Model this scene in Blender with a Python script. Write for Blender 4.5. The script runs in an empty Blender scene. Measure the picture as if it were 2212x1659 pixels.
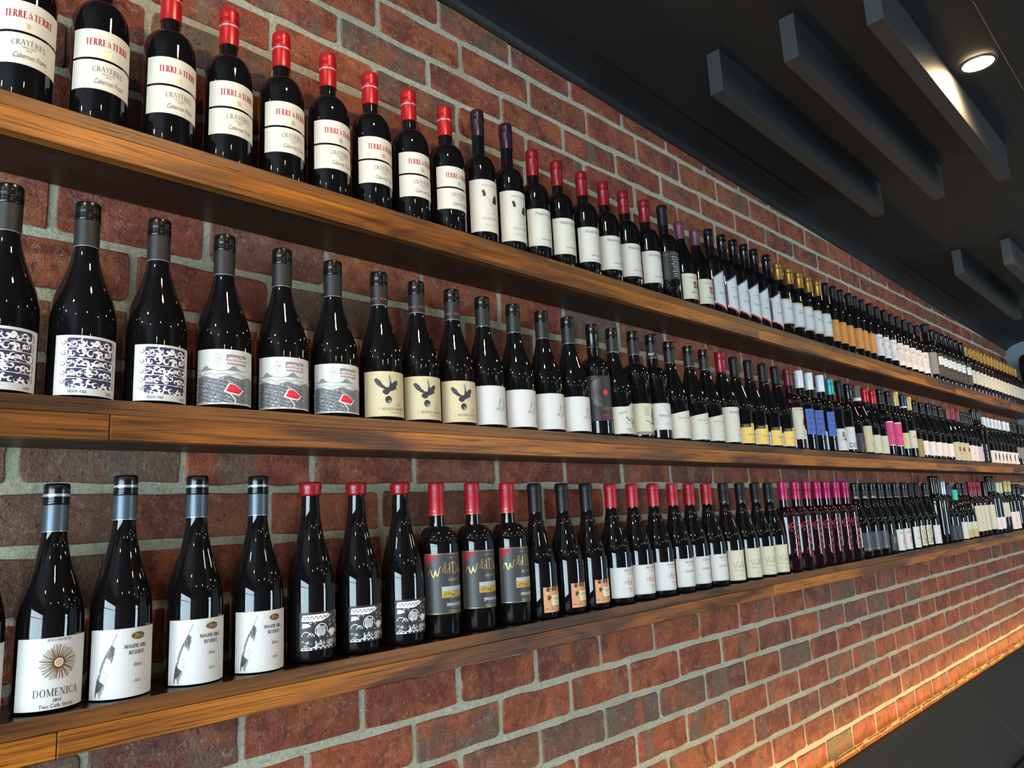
import bpy, bmesh, math, random
from mathutils import Vector, Matrix

D = bpy.data
C = bpy.context.scene.collection
SC = bpy.context.scene
PI = math.pi
ZC = 1.5                      # camera height above the floor; heights below are ZC + (height relative to the camera)
CAMY = -1.29068

# ------------------------------------------------------------------ camera
cam = D.cameras.new('camera')
cam.sensor_fit = 'HORIZONTAL'
cam.sensor_width = 36.0
cam.lens = 36.0 * 1619.47 / 2212.0
cam.clip_start = 0.02
co = D.objects.new('camera', cam)
C.objects.link(co)
yaw, pitch, roll = 0.78063, 0.18171, -0.0518
fw = Vector((math.cos(yaw) * math.cos(pitch), math.sin(yaw) * math.cos(pitch), math.sin(pitch)))
rt = fw.cross(Vector((0, 0, 1))).normalized()
up = rt.cross(fw)
r2 = math.cos(roll) * rt + math.sin(roll) * up
u2 = -math.sin(roll) * rt + math.cos(roll) * up
co.matrix_world = Matrix(((r2.x, u2.x, -fw.x, 0.0), (r2.y, u2.y, -fw.y, CAMY), (r2.z, u2.z, -fw.z, ZC), (0, 0, 0, 1)))
SC.camera = co

# ------------------------------------------------------------------ world, daylight, exposure
SC.view_settings.view_transform = 'Standard'
SC.view_settings.look = 'None'
SC.view_settings.gamma = 1.0
SC.view_settings.use_curve_mapping = False
SC.view_settings.exposure = 0.22
w = D.worlds.new('daylight')
SC.world = w
w.use_nodes = True
w.node_tree.nodes['Background'].inputs[0].default_value = (0.72, 0.88, 1.0, 1)
w.node_tree.nodes['Background'].inputs[1].default_value = 20.5

def light(name, kind, loc, power, col, **kw):
    l = D.lights.new(name, kind)
    l.energy = power
    l.color = col
    for k, v in kw.items():
        setattr(l, k, v)
    o = D.objects.new(name, l)
    C.objects.link(o)
    o.location = loc
    return o

def portal(name, loc, rot, sx, sy):
    o = light(name, 'AREA', loc, 1.0, (1, 1, 1), shape='RECTANGLE', size=sx, size_y=sy)
    o.data.cycles.is_portal = True
    o.rotation_euler = rot

WX = -3.4                     # glazed shopfront wall behind the camera
portal('portal_shopfront', (WX - 0.12, -2.75, 1.35), (0, -PI / 2, 0), 2.1, 5.2)
portal('portal_side', (4.9, -5.32, 1.35), (PI / 2, 0, 0), 1.4, 1.7)
WARM = (1.0, 0.72, 0.42)
SPOT_W = 29.0
CEIL0, CSL = 1.40, -0.036
def ceil_z(x): return ZC + CEIL0 + CSL * x
DOWN = [(-2.0, -0.865), (-0.7, -0.865), (0.62, -0.865), (2.53, -0.865), (4.06, -0.865), (5.6, -0.865)]
DOWN2 = [(0.3, -2.3), (2.0, -2.3), (3.7, -2.3), (5.4, -2.3), (1.2, -3.8), (4.4, -3.8), (-1.4, -2.3), (-0.6, -3.8), (2.9, -3.8), (6.2, -3.2)]
for i, (x, y) in enumerate(DOWN + DOWN2):
    s = light('downlight_beam', 'SPOT', (x, y, ceil_z(x) - 0.035), SPOT_W if i < 6 else SPOT_W * 0.5, WARM, spot_size=math.radians(168), spot_blend=0.75, shadow_soft_size=0.035)
# ------------------------------------------------------------------ helpers
def lin(c):
    c = c / 255.0
    return c / 12.92 if c <= 0.04045 else ((c + 0.055) / 1.055) ** 2.4
def rgb(r, g, b): return (lin(r), lin(g), lin(b), 1.0)

MATS = {}
def mat(name, col, rough=0.5, metal=0.0, spec=0.5, coat=0.0, emit=None, es=0.0):
    if name in MATS: return MATS[name]
    m = D.materials.new(name); m.use_nodes = True
    b = m.node_tree.nodes['Principled BSDF']
    b.inputs['Base Color'].default_value = col
    b.inputs['Roughness'].default_value = rough
    b.inputs['Metallic'].default_value = metal
    b.inputs['Specular IOR Level'].default_value = spec
    b.inputs['Coat Weight'].default_value = coat
    b.inputs['Coat Roughness'].default_value = 0.05
    if emit:
        b.inputs['Emission Color'].default_value = emit
        b.inputs['Emission Strength'].default_value = es
    MATS[name] = m
    return m

class NT:
    """tiny helper to wire node materials"""
    def __init__(s, name):
        s.m = D.materials.new(name); s.m.use_nodes = True
        s.t = s.m.node_tree; s.b = s.t.nodes['Principled BSDF']
        MATS[name] = s.m
    def n(s, kind, **kw):
        nd = s.t.nodes.new(kind)
        for k, v in kw.items():
            if k.startswith('i_'):
                key = k[2:]
                key = int(key) if key.isdigit() else key.replace('_', ' ')
                nd.inputs[key].default_value = v
            else:
                setattr(nd, k, v)
        return nd
    def l(s, a, b): s.t.links.new(a, b)
    def ramp(s, src, stops, interp='LINEAR'):
        r = s.n('ShaderNodeValToRGB'); r.color_ramp.interpolation = interp
        e = r.color_ramp.elements
        while len(e) < len(stops): e.new(0.5)
        for k, (p, c) in enumerate(stops):
            e[k].position = p; e[k].color = c if len(c) == 4 else (*c, 1)
        s.l(src, r.inputs[0]); return r.outputs[0]
    def noise(s, vec, scale, detail=3, rough=0.55, dist=0.0):
        nd = s.n('ShaderNodeTexNoise', i_Scale=scale, i_Detail=detail, i_Roughness=rough, i_Distortion=dist)
        if vec is not None: s.l(vec, nd.inputs['Vector'])
        return nd.outputs['Fac']
    def mix(s, fac, a, b, mode='MIX'):
        nd = s.n('ShaderNodeMix', data_type='RGBA', blend_type=mode)
        for v, i in ((fac, 0), (a, 6), (b, 7)):
            if isinstance(v, (int, float)): nd.inputs[i].default_value = v
            elif isinstance(v, tuple): nd.inputs[i].default_value = v
            else: s.l(v, nd.inputs[i])
        return nd.outputs[2]
    def math(s, op, a, b=0.0):
        nd = s.n('ShaderNodeMath', operation=op)
        for v, i in ((a, 0), (b, 1)):
            if isinstance(v, (int, float)): nd.inputs[i].default_value = v
            else: s.l(v, nd.inputs[i])
        return nd.outputs[0]
    def mapping(s, vec, scale=(1, 1, 1), loc=(0, 0, 0)):
        nd = s.n('ShaderNodeMapping'); nd.inputs['Scale'].default_value = scale; nd.inputs['Location'].default_value = loc
        s.l(vec, nd.inputs['Vector']); return nd.outputs[0]
    def bump(s, h, strength=0.5, dist=0.01):
        nd = s.n('ShaderNodeBump', i_Strength=strength, i_Distance=dist)
        s.l(h, nd.inputs['Height']); s.l(nd.outputs[0], s.b.inputs['Normal'])

def new_obj(name, mesh, parent=None, mats=(), smooth=False):
    o = D.objects.new(name, mesh); C.objects.link(o)
    if parent: o.parent = parent
    for m in mats: mesh.materials.append(m)
    if smooth: mesh.shade_smooth()
    return o
def bm_obj(name, bm, parent=None, mats=(), smooth=False):
    me = D.meshes.new(name); bm.normal_update(); bm.to_mesh(me); bm.free()
    return new_obj(name, me, parent, mats, smooth)
def empty(name, loc=(0, 0, 0), rz=0.0):
    o = D.objects.new(name, None); C.objects.link(o); o.location = loc; o.rotation_euler = (0, 0, rz)
    o.empty_display_size = 0.05
    return o
def tag(o, label=None, cat=None, group=None, kind=None):
    if label: o['label'] = label
    if cat: o['category'] = cat
    if group: o['group'] = group
    if kind: o['kind'] = kind
    return o
def add_box(bm, x0, x1, y0, y1, z0, z1, bev=0.0):
    r = bmesh.ops.create_cube(bm, size=1.0)
    vs = r['verts']
    for v in vs:
        v.co = Vector(((x0 + x1) / 2 + v.co.x * (x1 - x0), (y0 + y1) / 2 + v.co.y * (y1 - y0), (z0 + z1) / 2 + v.co.z * (z1 - z0)))
    if bev > 0:
        es = list({e for v in vs for e in v.link_edges})
        bmesh.ops.bevel(bm, geom=es, offset=bev, segments=2, affect='EDGES', profile=0.5)
    return vs
def box_obj(name, x0, x1, y0, y1, z0, z1, parent=None, mats=(), bev=0.0):
    bm = bmesh.new(); add_box(bm, x0, x1, y0, y1, z0, z1, bev); return bm_obj(name, bm, parent, mats)
def lathe(prof, seg=32):
    """mesh of revolution; prof = [(r,z)...] bottom to top"""
    vs, fs = [], []
    n = len(prof)
    for r, z in prof:
        for k in range(seg):
            a = 2 * PI * k / seg
            vs.append((r * math.sin(a), -r * math.cos(a), z))
    for i in range(n - 1):
        for k in range(seg):
            k2 = (k + 1) % seg
            fs.append((i * seg + k, i * seg + k2, (i + 1) * seg + k2, (i + 1) * seg + k))
    fs.append(tuple(range(seg - 1, -1, -1)))
    fs.append(tuple((n - 1) * seg + k for k in range(seg)))
    return vs, fs
def lathe_mesh(name, prof, seg=32, mats=()):
    me = D.meshes.new(name); vs, fs = lathe(prof, seg)
    me.from_pydata(vs, [], fs)
    for m in mats: me.materials.append(m)
    me.shade_smooth()
    try: me.set_sharp_from_angle(angle=math.radians(50))
    except Exception: pass
    return me
def tube(name, pts, r, parent=None, m=None, seg=6):
    bm = bmesh.new(); rings = []
    for i, p in enumerate(pts):
        p = Vector(p); d = (Vector(pts[min(i + 1, len(pts) - 1)]) - Vector(pts[max(i - 1, 0)])).normalized()
        a = d.orthogonal().normalized(); b = d.cross(a)
        rings.append([bm.verts.new(p + r * (math.cos(2 * PI * k / seg) * a + math.sin(2 * PI * k / seg) * b)) for k in range(seg)])
    for i in range(len(rings) - 1):
        for k in range(seg):
            bm.faces.new((rings[i][k], rings[i][(k + 1) % seg], rings[i + 1][(k + 1) % seg], rings[i + 1][k]))
    return bm_obj(name, bm, parent, [m] if m else [], True)
# ------------------------------------------------------------------ materials of the place
def brick_material():
    t = NT('brick_clay')
    oi = t.n('ShaderNodeObjectInfo'); at = t.n('ShaderNodeAttribute', attribute_name='brick_tone')
    tc = t.n('ShaderNodeTexCoord')
    rnd = t.math('FRACT', t.math('ADD', oi.outputs['Random'], at.outputs['Fac']))
    rnd2 = t.math('FRACT', t.math('MULTIPLY', rnd, 37.7))
    rnd3 = t.math('FRACT', t.math('MULTIPLY', rnd, 91.3))
    off = t.n('ShaderNodeCombineXYZ'); t.l(t.math('MULTIPLY', rnd, 53.0), off.inputs[0]); t.l(t.math('MULTIPLY', rnd2, 31.0), off.inputs[2])
    va = t.n('ShaderNodeVectorMath', operation='ADD'); t.l(tc.outputs['Object'], va.inputs[0]); t.l(off.outputs[0], va.inputs[1])
    vec = va.outputs[0]
    K, W = (0, 0, 0), (1, 1, 1)
    base = t.ramp(rnd2, [(0.0, rgb(148, 71, 47)), (0.3, rgb(164, 84, 54)), (0.55, rgb(152, 73, 50)), (0.75, rgb(178, 97, 60)), (0.9, rgb(128, 64, 48)), (1.0, rgb(116, 84, 72))])
    blot = t.noise(vec, 13, 5, 0.66, 0.6)
    col = t.mix(t.math('MULTIPLY', t.ramp(blot, [(0.44, K), (0.60, W)]), 0.85), base, rgb(110, 51, 40))
    blot2 = t.noise(t.mapping(vec, loc=(7, 3, 1)), 10, 4, 0.6, 0.4)
    col = t.mix(t.math('MULTIPLY', t.ramp(blot2, [(0.50, K), (0.64, W)]), 0.8), col, rgb(180, 98, 58))
    fine = t.noise(t.mapping(vec, loc=(2, 8, 5)), 75, 5, 0.7, 0.3)
    col = t.mix(t.ramp(fine, [(0.30, (0.75, 0.75, 0.75)), (0.46, K)]), col, rgb(84, 36, 30))
    # flash marks: upright grey bands where bricks were stacked in the kiln
    band = t.noise(t.mapping(vec, scale=(1.0, 0.1, 0.12)), 15, 2, 0.4, 0.0)
    bandm = t.math('MULTIPLY', t.ramp(band, [(0.575, K), (0.61, W)]), t.ramp(rnd3, [(0.25, K), (0.65, (0.85, 0.85, 0.85))]))
    col = t.mix(t.math('MULTIPLY', bandm, t.ramp(fine, [(0.3, (0.5, 0.5, 0.5)), (0.6, W)])), col, rgb(112, 98, 82))
    # over-burnt grey bricks
    grey = t.math('MULTIPLY', t.ramp(rnd3, [(0.88, K), (0.91, W)]), t.ramp(blot2, [(0.36, W), (0.60, (0.1, 0.1, 0.1))]))
    sc = t.n('ShaderNodeSeparateColor'); t.l(oi.outputs['Color'], sc.inputs[0])     # grey tone set on chosen bricks
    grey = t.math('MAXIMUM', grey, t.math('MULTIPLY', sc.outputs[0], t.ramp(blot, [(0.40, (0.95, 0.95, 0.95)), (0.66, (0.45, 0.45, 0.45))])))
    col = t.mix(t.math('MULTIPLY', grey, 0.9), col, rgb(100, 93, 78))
    # pale lime film, wisps and speckles
    film = t.noise(t.mapping(vec, loc=(3, 9, 4)), 30, 8, 0.78, 1.2)
    col = t.mix(t.math('MULTIPLY', t.ramp(film, [(0.53, K), (0.70, W)]), 0.50), col, rgb(186, 150, 128))
    vor = t.n('ShaderNodeTexVoronoi', feature='DISTANCE_TO_EDGE', i_Scale=44.0)
    wv = t.n('ShaderNodeVectorMath', operation='ADD')
    wn = t.n('ShaderNodeTexNoise', i_Scale=45.0, i_Detail=5.0); t.l(vec, wn.inputs['Vector'])
    wm = t.n('ShaderNodeVectorMath', operation='SCALE'); wm.inputs['Scale'].default_value = 0.06
    t.l(wn.outputs['Color'], wm.inputs[0]); t.l(vec, wv.inputs[0]); t.l(wm.outputs[0], wv.inputs[1]); t.l(wv.outputs[0], vor.inputs['Vector'])
    scr = t.math('MULTIPLY', t.ramp(vor.outputs['Distance'], [(0.0, W), (0.05, K)]), t.ramp(t.noise(t.mapping(vec, loc=(1, 2, 8)), 34, 4, 0.6), [(0.52, K), (0.58, W)]))
    col = t.mix(t.math('MULTIPLY', scr, 0.55), col, rgb(212, 182, 158))
    crk = t.math('MULTIPLY', t.ramp(vor.outputs['Distance'], [(0.0, W), (0.03, K)]), t.ramp(t.noise(t.mapping(vec, loc=(6, 1, 3)), 28, 3, 0.6), [(0.56, K), (0.60, W)]))
    col = t.mix(t.math('MULTIPLY', crk, 0.8), col, rgb(50, 24, 20))
    spk = t.noise(vec, 300, 3, 0.7)
    col = t.mix(t.math('MULTIPLY', t.ramp(spk, [(0.60, K), (0.70, W)]), 0.5), col, rgb(196, 160, 138))
    pit = t.noise(t.mapping(vec, loc=(5, 5, 5)), 130, 4, 0.65)
    pitm = t.ramp(pit, [(0.30, W), (0.38, K)])
    col = t.mix(t.math('MULTIPLY', pitm, 0.6), col, rgb(62, 30, 26))
    t.l(col, t.b.inputs['Base Color'])
    t.b.inputs['Roughness'].default_value = 0.66
    t.b.inputs['Specular IOR Level'].default_value = 0.4
    h = t.math('ADD', t.math('MULTIPLY', fine, 1.6), t.math('MULTIPLY', spk, 0.35))
    h = t.math('SUBTRACT', h, t.math('MULTIPLY', pitm, 0.5))
    h = t.math('SUBTRACT', h, t.math('MULTIPLY', crk, 0.9))
    h = t.math('ADD', h, t.math('MULTIPLY', scr, 0.3))
    h = t.math('ADD', h, t.math('MULTIPLY', blot, 1.2))
    t.bump(h, 0.8, 0.004)
    return t.m
def mortar_material():
    t = NT('mortar'); tc = t.n('ShaderNodeTexCoord'); v = tc.outputs['Object']
    n = t.noise(v, 130, 6, 0.75)
    col = t.ramp(n, [(0.30, rgb(158, 148, 120)), (0.46, rgb(208, 202, 174)), (0.62, rgb(234, 230, 206))])
    col = t.mix(t.math('MULTIPLY', t.ramp(t.noise(v, 7, 4), [(0.42, (0, 0, 0)), (0.7, (1, 1, 1))]), 0.7), col, rgb(186, 178, 148))
    t.l(col, t.b.inputs['Base Color']); t.b.inputs['Roughness'].default_value = 0.9
    t.bump(t.math('ADD', t.noise(v, 260, 4, 0.75), t.math('MULTIPLY', t.noise(v, 50, 4), 1.4)), 1.0, 0.006)
    return t.m
def wood_material(name, dark, mid, light, rough=0.33, seed=0.0, figure=0.5):
    t = NT(name); tc = t.n('ShaderNodeTexCoord'); oi = t.n('ShaderNodeObjectInfo')
    off = t.n('ShaderNodeCombineXYZ'); t.l(t.math('MULTIPLY', oi.outputs['Random'], 19.0), off.inputs[0]); off.inputs[1].default_value = seed
    t.l(t.math('MULTIPLY', oi.outputs['Random'], 7.0), off.inputs[2])
    va = t.n('ShaderNodeVectorMath', operation='ADD'); t.l(tc.outputs['Object'], va.inputs[0]); t.l(off.outputs[0], va.inputs[1])
    vec = va.outputs[0]
    # cathedral figure: rings of a slowly wandering field
    f = t.noise(t.mapping(vec, scale=(1.6, 9.0, 9.0)), 1.0, 2, 0.45, 0.35)
    ring = t.math('FRACT', t.math('MULTIPLY', f, 7.0))
    fig = t.ramp(ring, [(0.0, dark), (0.18, mid), (0.62, light), (0.86, mid), (1.0, dark)])
    patch = t.ramp(t.noise(t.mapping(vec, scale=(1.1, 6.0, 10.0), loc=(4, 0, 2)), 1.6, 2, 0.5, 0.6), [(0.40, dark), (0.47, mid), (0.6, light)])
    col = t.mix(figure, patch, fig)
    gr = t.noise(t.mapping(vec, scale=(5.0, 200.0, 300.0)), 1.0, 6, 0.75, 0.5)
    col = t.mix(t.math('MULTIPLY', t.ramp(gr, [(0.38, (1, 1, 1)), (0.50, (0, 0, 0))]), 0.8), col, tuple(0.42 * c for c in dark[:3]) + (1,))
    col = t.mix(t.math('MULTIPLY', t.ramp(gr, [(0.56, (0, 0, 0)), (0.7, (1, 1, 1))]), 0.35), col, tuple(min(1, 1.25 * c) for c in light[:3]) + (1,))
    t.l(col, t.b.inputs['Base Color'])
    t.b.inputs['Roughness'].default_value = rough
    t.b.inputs['Specular IOR Level'].default_value = 0.4
    t.bump(gr, 0.25, 0.002)
    return t.m
def painted(name, col, rough, scale=40.0, st=0.15, grain=None):
    t = NT(name); tc = t.n('ShaderNodeTexCoord'); v = tc.outputs['Object']
    if grain: v = t.mapping(v, scale=grain)
    n = t.noise(v, scale, 4, 0.6)
    t.l(t.ramp(n, [(0.3, tuple(0.82 * c for c in col[:3])), (0.7, tuple(1.12 * c for c in col[:3]))]), t.b.inputs['Base Color'])
    t.b.inputs['Roughness'].default_value = rough
    t.bump(n, st, 0.003)
    return t.m
M_BRICK = brick_material()
M_MORTAR = mortar_material()
M_WLIGHT = wood_material('stained_timber_front', rgb(74, 40, 15), rgb(140, 82, 25), rgb(186, 114, 34), 0.36, 0.0, 0.22)
M_WDARK = wood_material('stained_timber_top', rgb(58, 36, 18), rgb(100, 62, 28), rgb(128, 80, 35), 0.40, 5.0, 0.15)
M_CEIL = painted('ceiling_black_paint', rgb(30, 29, 29), 0.62, 60, 0.05)
M_CORN = painted('cornice_black_paint', rgb(27, 27, 28), 0.5, 60, 0.04)
M_BEAM = painted('beam_charcoal_paint', rgb(50, 50, 50), 0.5, 30, 0.25, (1.2, 14, 14))
M_FAR = painted('far_wall_grey_blue', rgb(120, 136, 144), 0.7, 8, 0.05)
M_DARKW = painted('dark_wall_paint', rgb(52, 48, 46), 0.7, 20, 0.05)
M_FLOOR = wood_material('floor_boards', rgb(28, 20, 15), rgb(38, 27, 19), rgb(46, 33, 23), 0.4, 3.0, 0.2)
M_VINYL = painted('black_vinyl', rgb(21, 20, 19), 0.62, 160, 0.12)
M_FRAME = mat('black_window_frame', rgb(30, 30, 30), 0.4)
def glass_pane():
    m = D.materials.new('window_glass'); m.use_nodes = True; t = m.node_tree; t.nodes.clear()
    o = t.nodes.new('ShaderNodeOutputMaterial'); a = t.nodes.new('ShaderNodeBsdfTransparent'); g = t.nodes.new('ShaderNodeBsdfGlossy'); x = t.nodes.new('ShaderNodeMixShader')
    a.inputs[0].default_value = (0.94, 0.97, 0.98, 1); g.inputs['Roughness'].default_value = 0.02; x.inputs[0].default_value = 0.05
    t.links.new(a.outputs[0], x.inputs[1]); t.links.new(g.outputs[0], x.inputs[2]); t.links.new(x.outputs[0], o.inputs[0])
    return m
M_PANE = glass_pane()
M_WUNDER = wood_material('dark_timber_underside', rgb(36, 22, 14), rgb(50, 31, 19), rgb(60, 38, 23), 0.45, 9.0, 0.1)  # darker brown tone for the boards under each shelf
M_WTOP = wood_material('shaded_timber_shelf_face', rgb(16, 11, 8), rgb(22, 15, 11), rgb(27, 18, 13), 0.22, 2.0, 0.1)  # shade among the bottles painted into the colour of the shelf tops
# ------------------------------------------------------------------ room shell
RNG = random.Random(11)
XA, XB = WX, 6.75             # room from the shopfront to the far end
def struct(o, kind='structure'):
    o['kind'] = kind; return o
wall = struct(box_obj('wall_left', XA, 6.74, 0.0002, 0.16, 0.0, ZC + 1.5, None, [M_MORTAR]))
struct(box_obj('floor', XA - 0.2, XB + 0.2, -5.4, 0.16, -0.1, 0.0, None, [M_FLOOR]))
bm = bmesh.new()
add_box(bm, 0, XB + 0.2 - (XA - 0.2), -5.4, 0.16, 0.0, 0.12)
for v in bm.verts:
    v.co.x += XA - 0.2; v.co.z += ceil_z(v.co.x)
struct(bm_obj('ceiling', bm, None, [M_CEIL]))
struct(box_obj('wall_far', XB, XB + 0.15, -5.4, 0.16, 0.0, ZC + 1.6, None, [M_FAR]))
# shopfront wall (behind the camera): sill, head and end piers around a glazed opening
bm = bmesh.new()
add_box(bm, XA - 0.15, XA, -5.4, 0.16, 0.0, 0.30)
add_box(bm, XA - 0.15, XA, -5.4, 0.16, 2.40, ZC + 1.62)
add_box(bm, XA - 0.15, XA, -0.15, 0.16, 0.30, 2.40)
add_box(bm, XA - 0.15, XA, -5.4, -5.35, 0.30, 2.40)
struct(bm_obj('wall_back', bm, None, [M_DARKW]))
bm = bmesh.new()
add_box(bm, XA - 0.2, 4.2, -5.4, -5.25, 0.0, ZC + 1.62)
add_box(bm, 5.6, XB + 0.2, -5.4, -5.25, 0.0, ZC + 1.62)
add_box(bm, 4.2, 5.6, -5.4, -5.25, 0.0, 0.5)
add_box(bm, 4.2, 5.6, -5.4, -5.25, 2.2, ZC + 1.62)
struct(bm_obj('wall_right', bm, None, [M_DARKW]))
def window(name, axis, a0, a1, z0, z1, at, nm):
    root = struct(empty(name, (0, 0, 0)))
    def bx(nme, p0, p1, q0, q1, m, th=0.05):
        if axis == 'x': return box_obj(nme, at - th / 2, at + th / 2, p0, p1, q0, q1, root, [m])
        return box_obj(nme, p0, p1, at - th / 2, at + th / 2, q0, q1, root, [m])
    bm = None
    bx('frame_rail', a0, a1, z0, z0 + 0.06, M_FRAME); bx('frame_rail', a0, a1, z1 - 0.06, z1, M_FRAME)
    bx('transom', a0, a1, z0 + (z1 - z0) * .72, z0 + (z1 - z0) * .72 + .05, M_FRAME, 0.048)
    for k in range(nm + 1):
        p = a0 + (a1 - a0) * k / nm
        bx('mullion', max(a0, p - 0.03), min(a1, p + 0.03), z0 + 0.06, z1 - 0.06, M_FRAME)
        if k < nm:
            q = a0 + (a1 - a0) * (k + 1) / nm
            bx('pane', p + 0.03, q - 0.03, z0 + 0.06, z1 - 0.06, M_PANE, 0.006)
window('window_1', 'x', -5.35, -0.15, 0.30, 2.40, XA - 0.07, 11)
window('window_2', 'y', 4.2, 5.6, 0.5, 2.2, -5.32, 3)
# cove cornice where the brick wall meets the ceiling
prof = [(0.0, -0.052), (-0.008, -0.052), (-0.014, -0.046), (-0.022, -0.036), (-0.036, -0.026), (-0.055, -0.016), (-0.078, -0.009), (-0.088, -0.008), (-0.095, -0.006), (-0.095, 0.0), (0.0, 0.0)]
bm = bmesh.new(); R0 = [bm.verts.new((XA, y, ceil_z(XA) + z)) for y, z in prof]; R1 = [bm.verts.new((XB, y, ceil_z(XB) + z)) for y, z in prof]
for k in range(len(prof)):
    j = (k + 1) % len(prof); bm.faces.new((R0[k], R0[j], R1[j], R1[k]))
bm.faces.new(R1); bm.faces.new(R0[::-1])
struct(bm_obj('trim_1', bm, None, [M_CORN]))

# ------------------------------------------------------------------ bricks
def brick_mesh(seed, w=0.2305, h=0.0785):
    r = random.Random(seed); bm = bmesh.new(); pts = []
    for cx, cz, a0 in ((w / 2, h / 2, 0), (-w / 2, h / 2, 90), (-w / 2, -h / 2, 180), (w / 2, -h / 2, 270)):
        rad = r.choice([0.003, 0.004, 0.006, 0.008, 0.013])
        sx, sz = (1 if cx > 0 else -1), (1 if cz > 0 else -1)
        for k in range(3):
            a = math.radians(a0 + 45 * k)
            pts.append((cx - sx * rad + rad * math.cos(a) + r.uniform(-.0008, .0008), cz - sz * rad + rad * math.sin(a) + r.uniform(-.0008, .0008)))
        nxt = {0: [(f * w / 2, h / 2) for f in (0.5, 0.0, -0.5)], 90: [(-w / 2, 0.0)], 180: [(f * w / 2, -h / 2) for f in (-0.5, 0.0, 0.5)], 270: [(w / 2, 0.0)]}[a0]
        for px, pz in nxt:
            pts.append((px + r.uniform(-.0028, .0028), pz + r.uniform(-.0030, .0026)))
    tilt = r.uniform(-.004, .004), r.uniform(-.008, .008)
    rings = []
    for sc, y in ((0.0, 0.012), (0.0, 0.0012), (0.0026, -0.0018)):
        ring = []
        for x, z in pts:
            L = math.hypot(x, z)
            ring.append(bm.verts.new((x - sc * (1 if x > 0 else -1) * min(1, abs(x) / (w / 2) * 1.2), y + (tilt[0] * x + tilt[1] * z if sc else 0), z - sc * (1 if z > 0 else -1) * min(1, abs(z) / (h / 2) * 1.2))))
        rings.append(ring)
    n = len(pts)
    for i in range(2):
        for k in range(n):
            j = (k + 1) % n; bm.faces.new((rings[i][k], rings[i + 1][k], rings[i + 1][j], rings[i][j]))
    c = bm.verts.new((0, -0.0022, 0))
    for k in range(n): bm.faces.new((rings[2][k], c, rings[2][(k + 1) % n]))
    bmesh.ops.recalc_face_normals(bm, faces=bm.faces)
    me = D.meshes.new('brick'); bm.to_mesh(me); bm.free(); me.materials.append(M_BRICK)
    return me
VAR = [brick_mesh(100 + k) for k in range(24)]
# bed joints (heights relative to the camera) and a head-joint position in each course, read off the photograph
BED = [1.41, 1.316, 1.226, 1.131, 1.045, 0.954, 0.860, 0.766, 0.671, 0.577, 0.482, 0.383, 0.283, 0.183, 0.083, -0.007, -0.102, -0.196, -0.291, -0.380, -0.470, -0.559, -0.649, -0.738, -0.828, -0.917, -1.006]
HEAD = {1: (1.107, .2525), 2: (1.174, .2535), 3: (1.065, .2495), 4: (0.907, .249), 9: (0.288, .2455), 10: (0.413, .245), 13: (0.258, .2445), 14: (0.902, .2445),
        18: (1.3339, .2400), 19: (1.450, .2385), 20: (1.333, .2415), 21: (2.181, .2415), 22: (2.078, .2425), 23: (2.178, .2425), 24: (2.574, .2405)}
cells = []
for k in range(len(BED) - 1):
    zt, zb = BED[k], BED[k + 1]
    if k in HEAD: x0, L = HEAD[k]
    else: x0, L = (0.30 + (0.12 if k % 2 else 0.0), 0.2435)
    j0 = int(math.floor((-0.9 - x0) / L)); x = x0 + j0 * L
    while x < 6.72:
        xe = min(x + L, 6.738)
        if xe - x > 0.06:
            cells.append((x, xe, zb, zt))
        x += L
def proj(P):
    q = Vector(P) - Vector((0, CAMY, ZC)); z = q.dot(fw)
    if z < 0.05: return None
    return (1106 + 1619.47 * q.dot(r2) / z, 829.5 - 1619.47 * q.dot(u2) / z)
SHELF_Z = ((0.564, 0.622), (0.1431, 0.2014), (-0.2681, -0.2136))
def seen_area(c):
    a = [proj((x, 0, ZC + z)) for x, z in ((c[0], c[2]), (c[1], c[2]), (c[1], c[3]), (c[0], c[3]))]
    if None in a: return 0
    u = [max(0, min(2212, p[0])) for p in a]; v = [max(0, min(1659, p[1])) for p in a]
    s = 0
    for i in range(4): s += u[i] * v[(i + 1) % 4] - u[(i + 1) % 4] * v[i]
    s = abs(s) / 2
    zm = (c[2] + c[3]) / 2
    for (b, t), yf in zip(SHELF_Z, (0.15, 0.14, 0.14)):
        k = CAMY / (CAMY + yf)               # strip of wall hidden behind a shelf board
        lo, hi = sorted((min(b, b * k), max(t, t * k)))
        if lo < zm < hi: s *= 0.05
    if zm < -0.935: s = 0
    return s
cells = [(seen_area(c), c) for c in cells]
cells.sort(key=lambda q: -q[0])
single, rest = cells[:300], cells[300:]
def unproject(u, v):
    d = fw + (u - 1106) / 1619.47 * r2 - (v - 829.5) / 1619.47 * u2; t = -CAMY / d.y
    return d.x * t, d.z * t
GREY = [(unproject(u, v), g) for u, v, g in ((210, 1010, 1), (150, 1130, .9), (50, 1220, 1), (390, 1110, .45), (625, 650, .9), (580, 560, .5), (1255, 735, 1), (1700, 1395, 1), (1290, 1610, .7), (800, 1290, .35), (950, 1010, .3), (1075, 1200, .6), (990, 1090, .5), (60, 640, .4), (900, 240, .4), (1470, 400, .3), (1345, 1060, .6), (640, 860, .3), (1400, 1215, .5), (1120, 1610, .6))]
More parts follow.
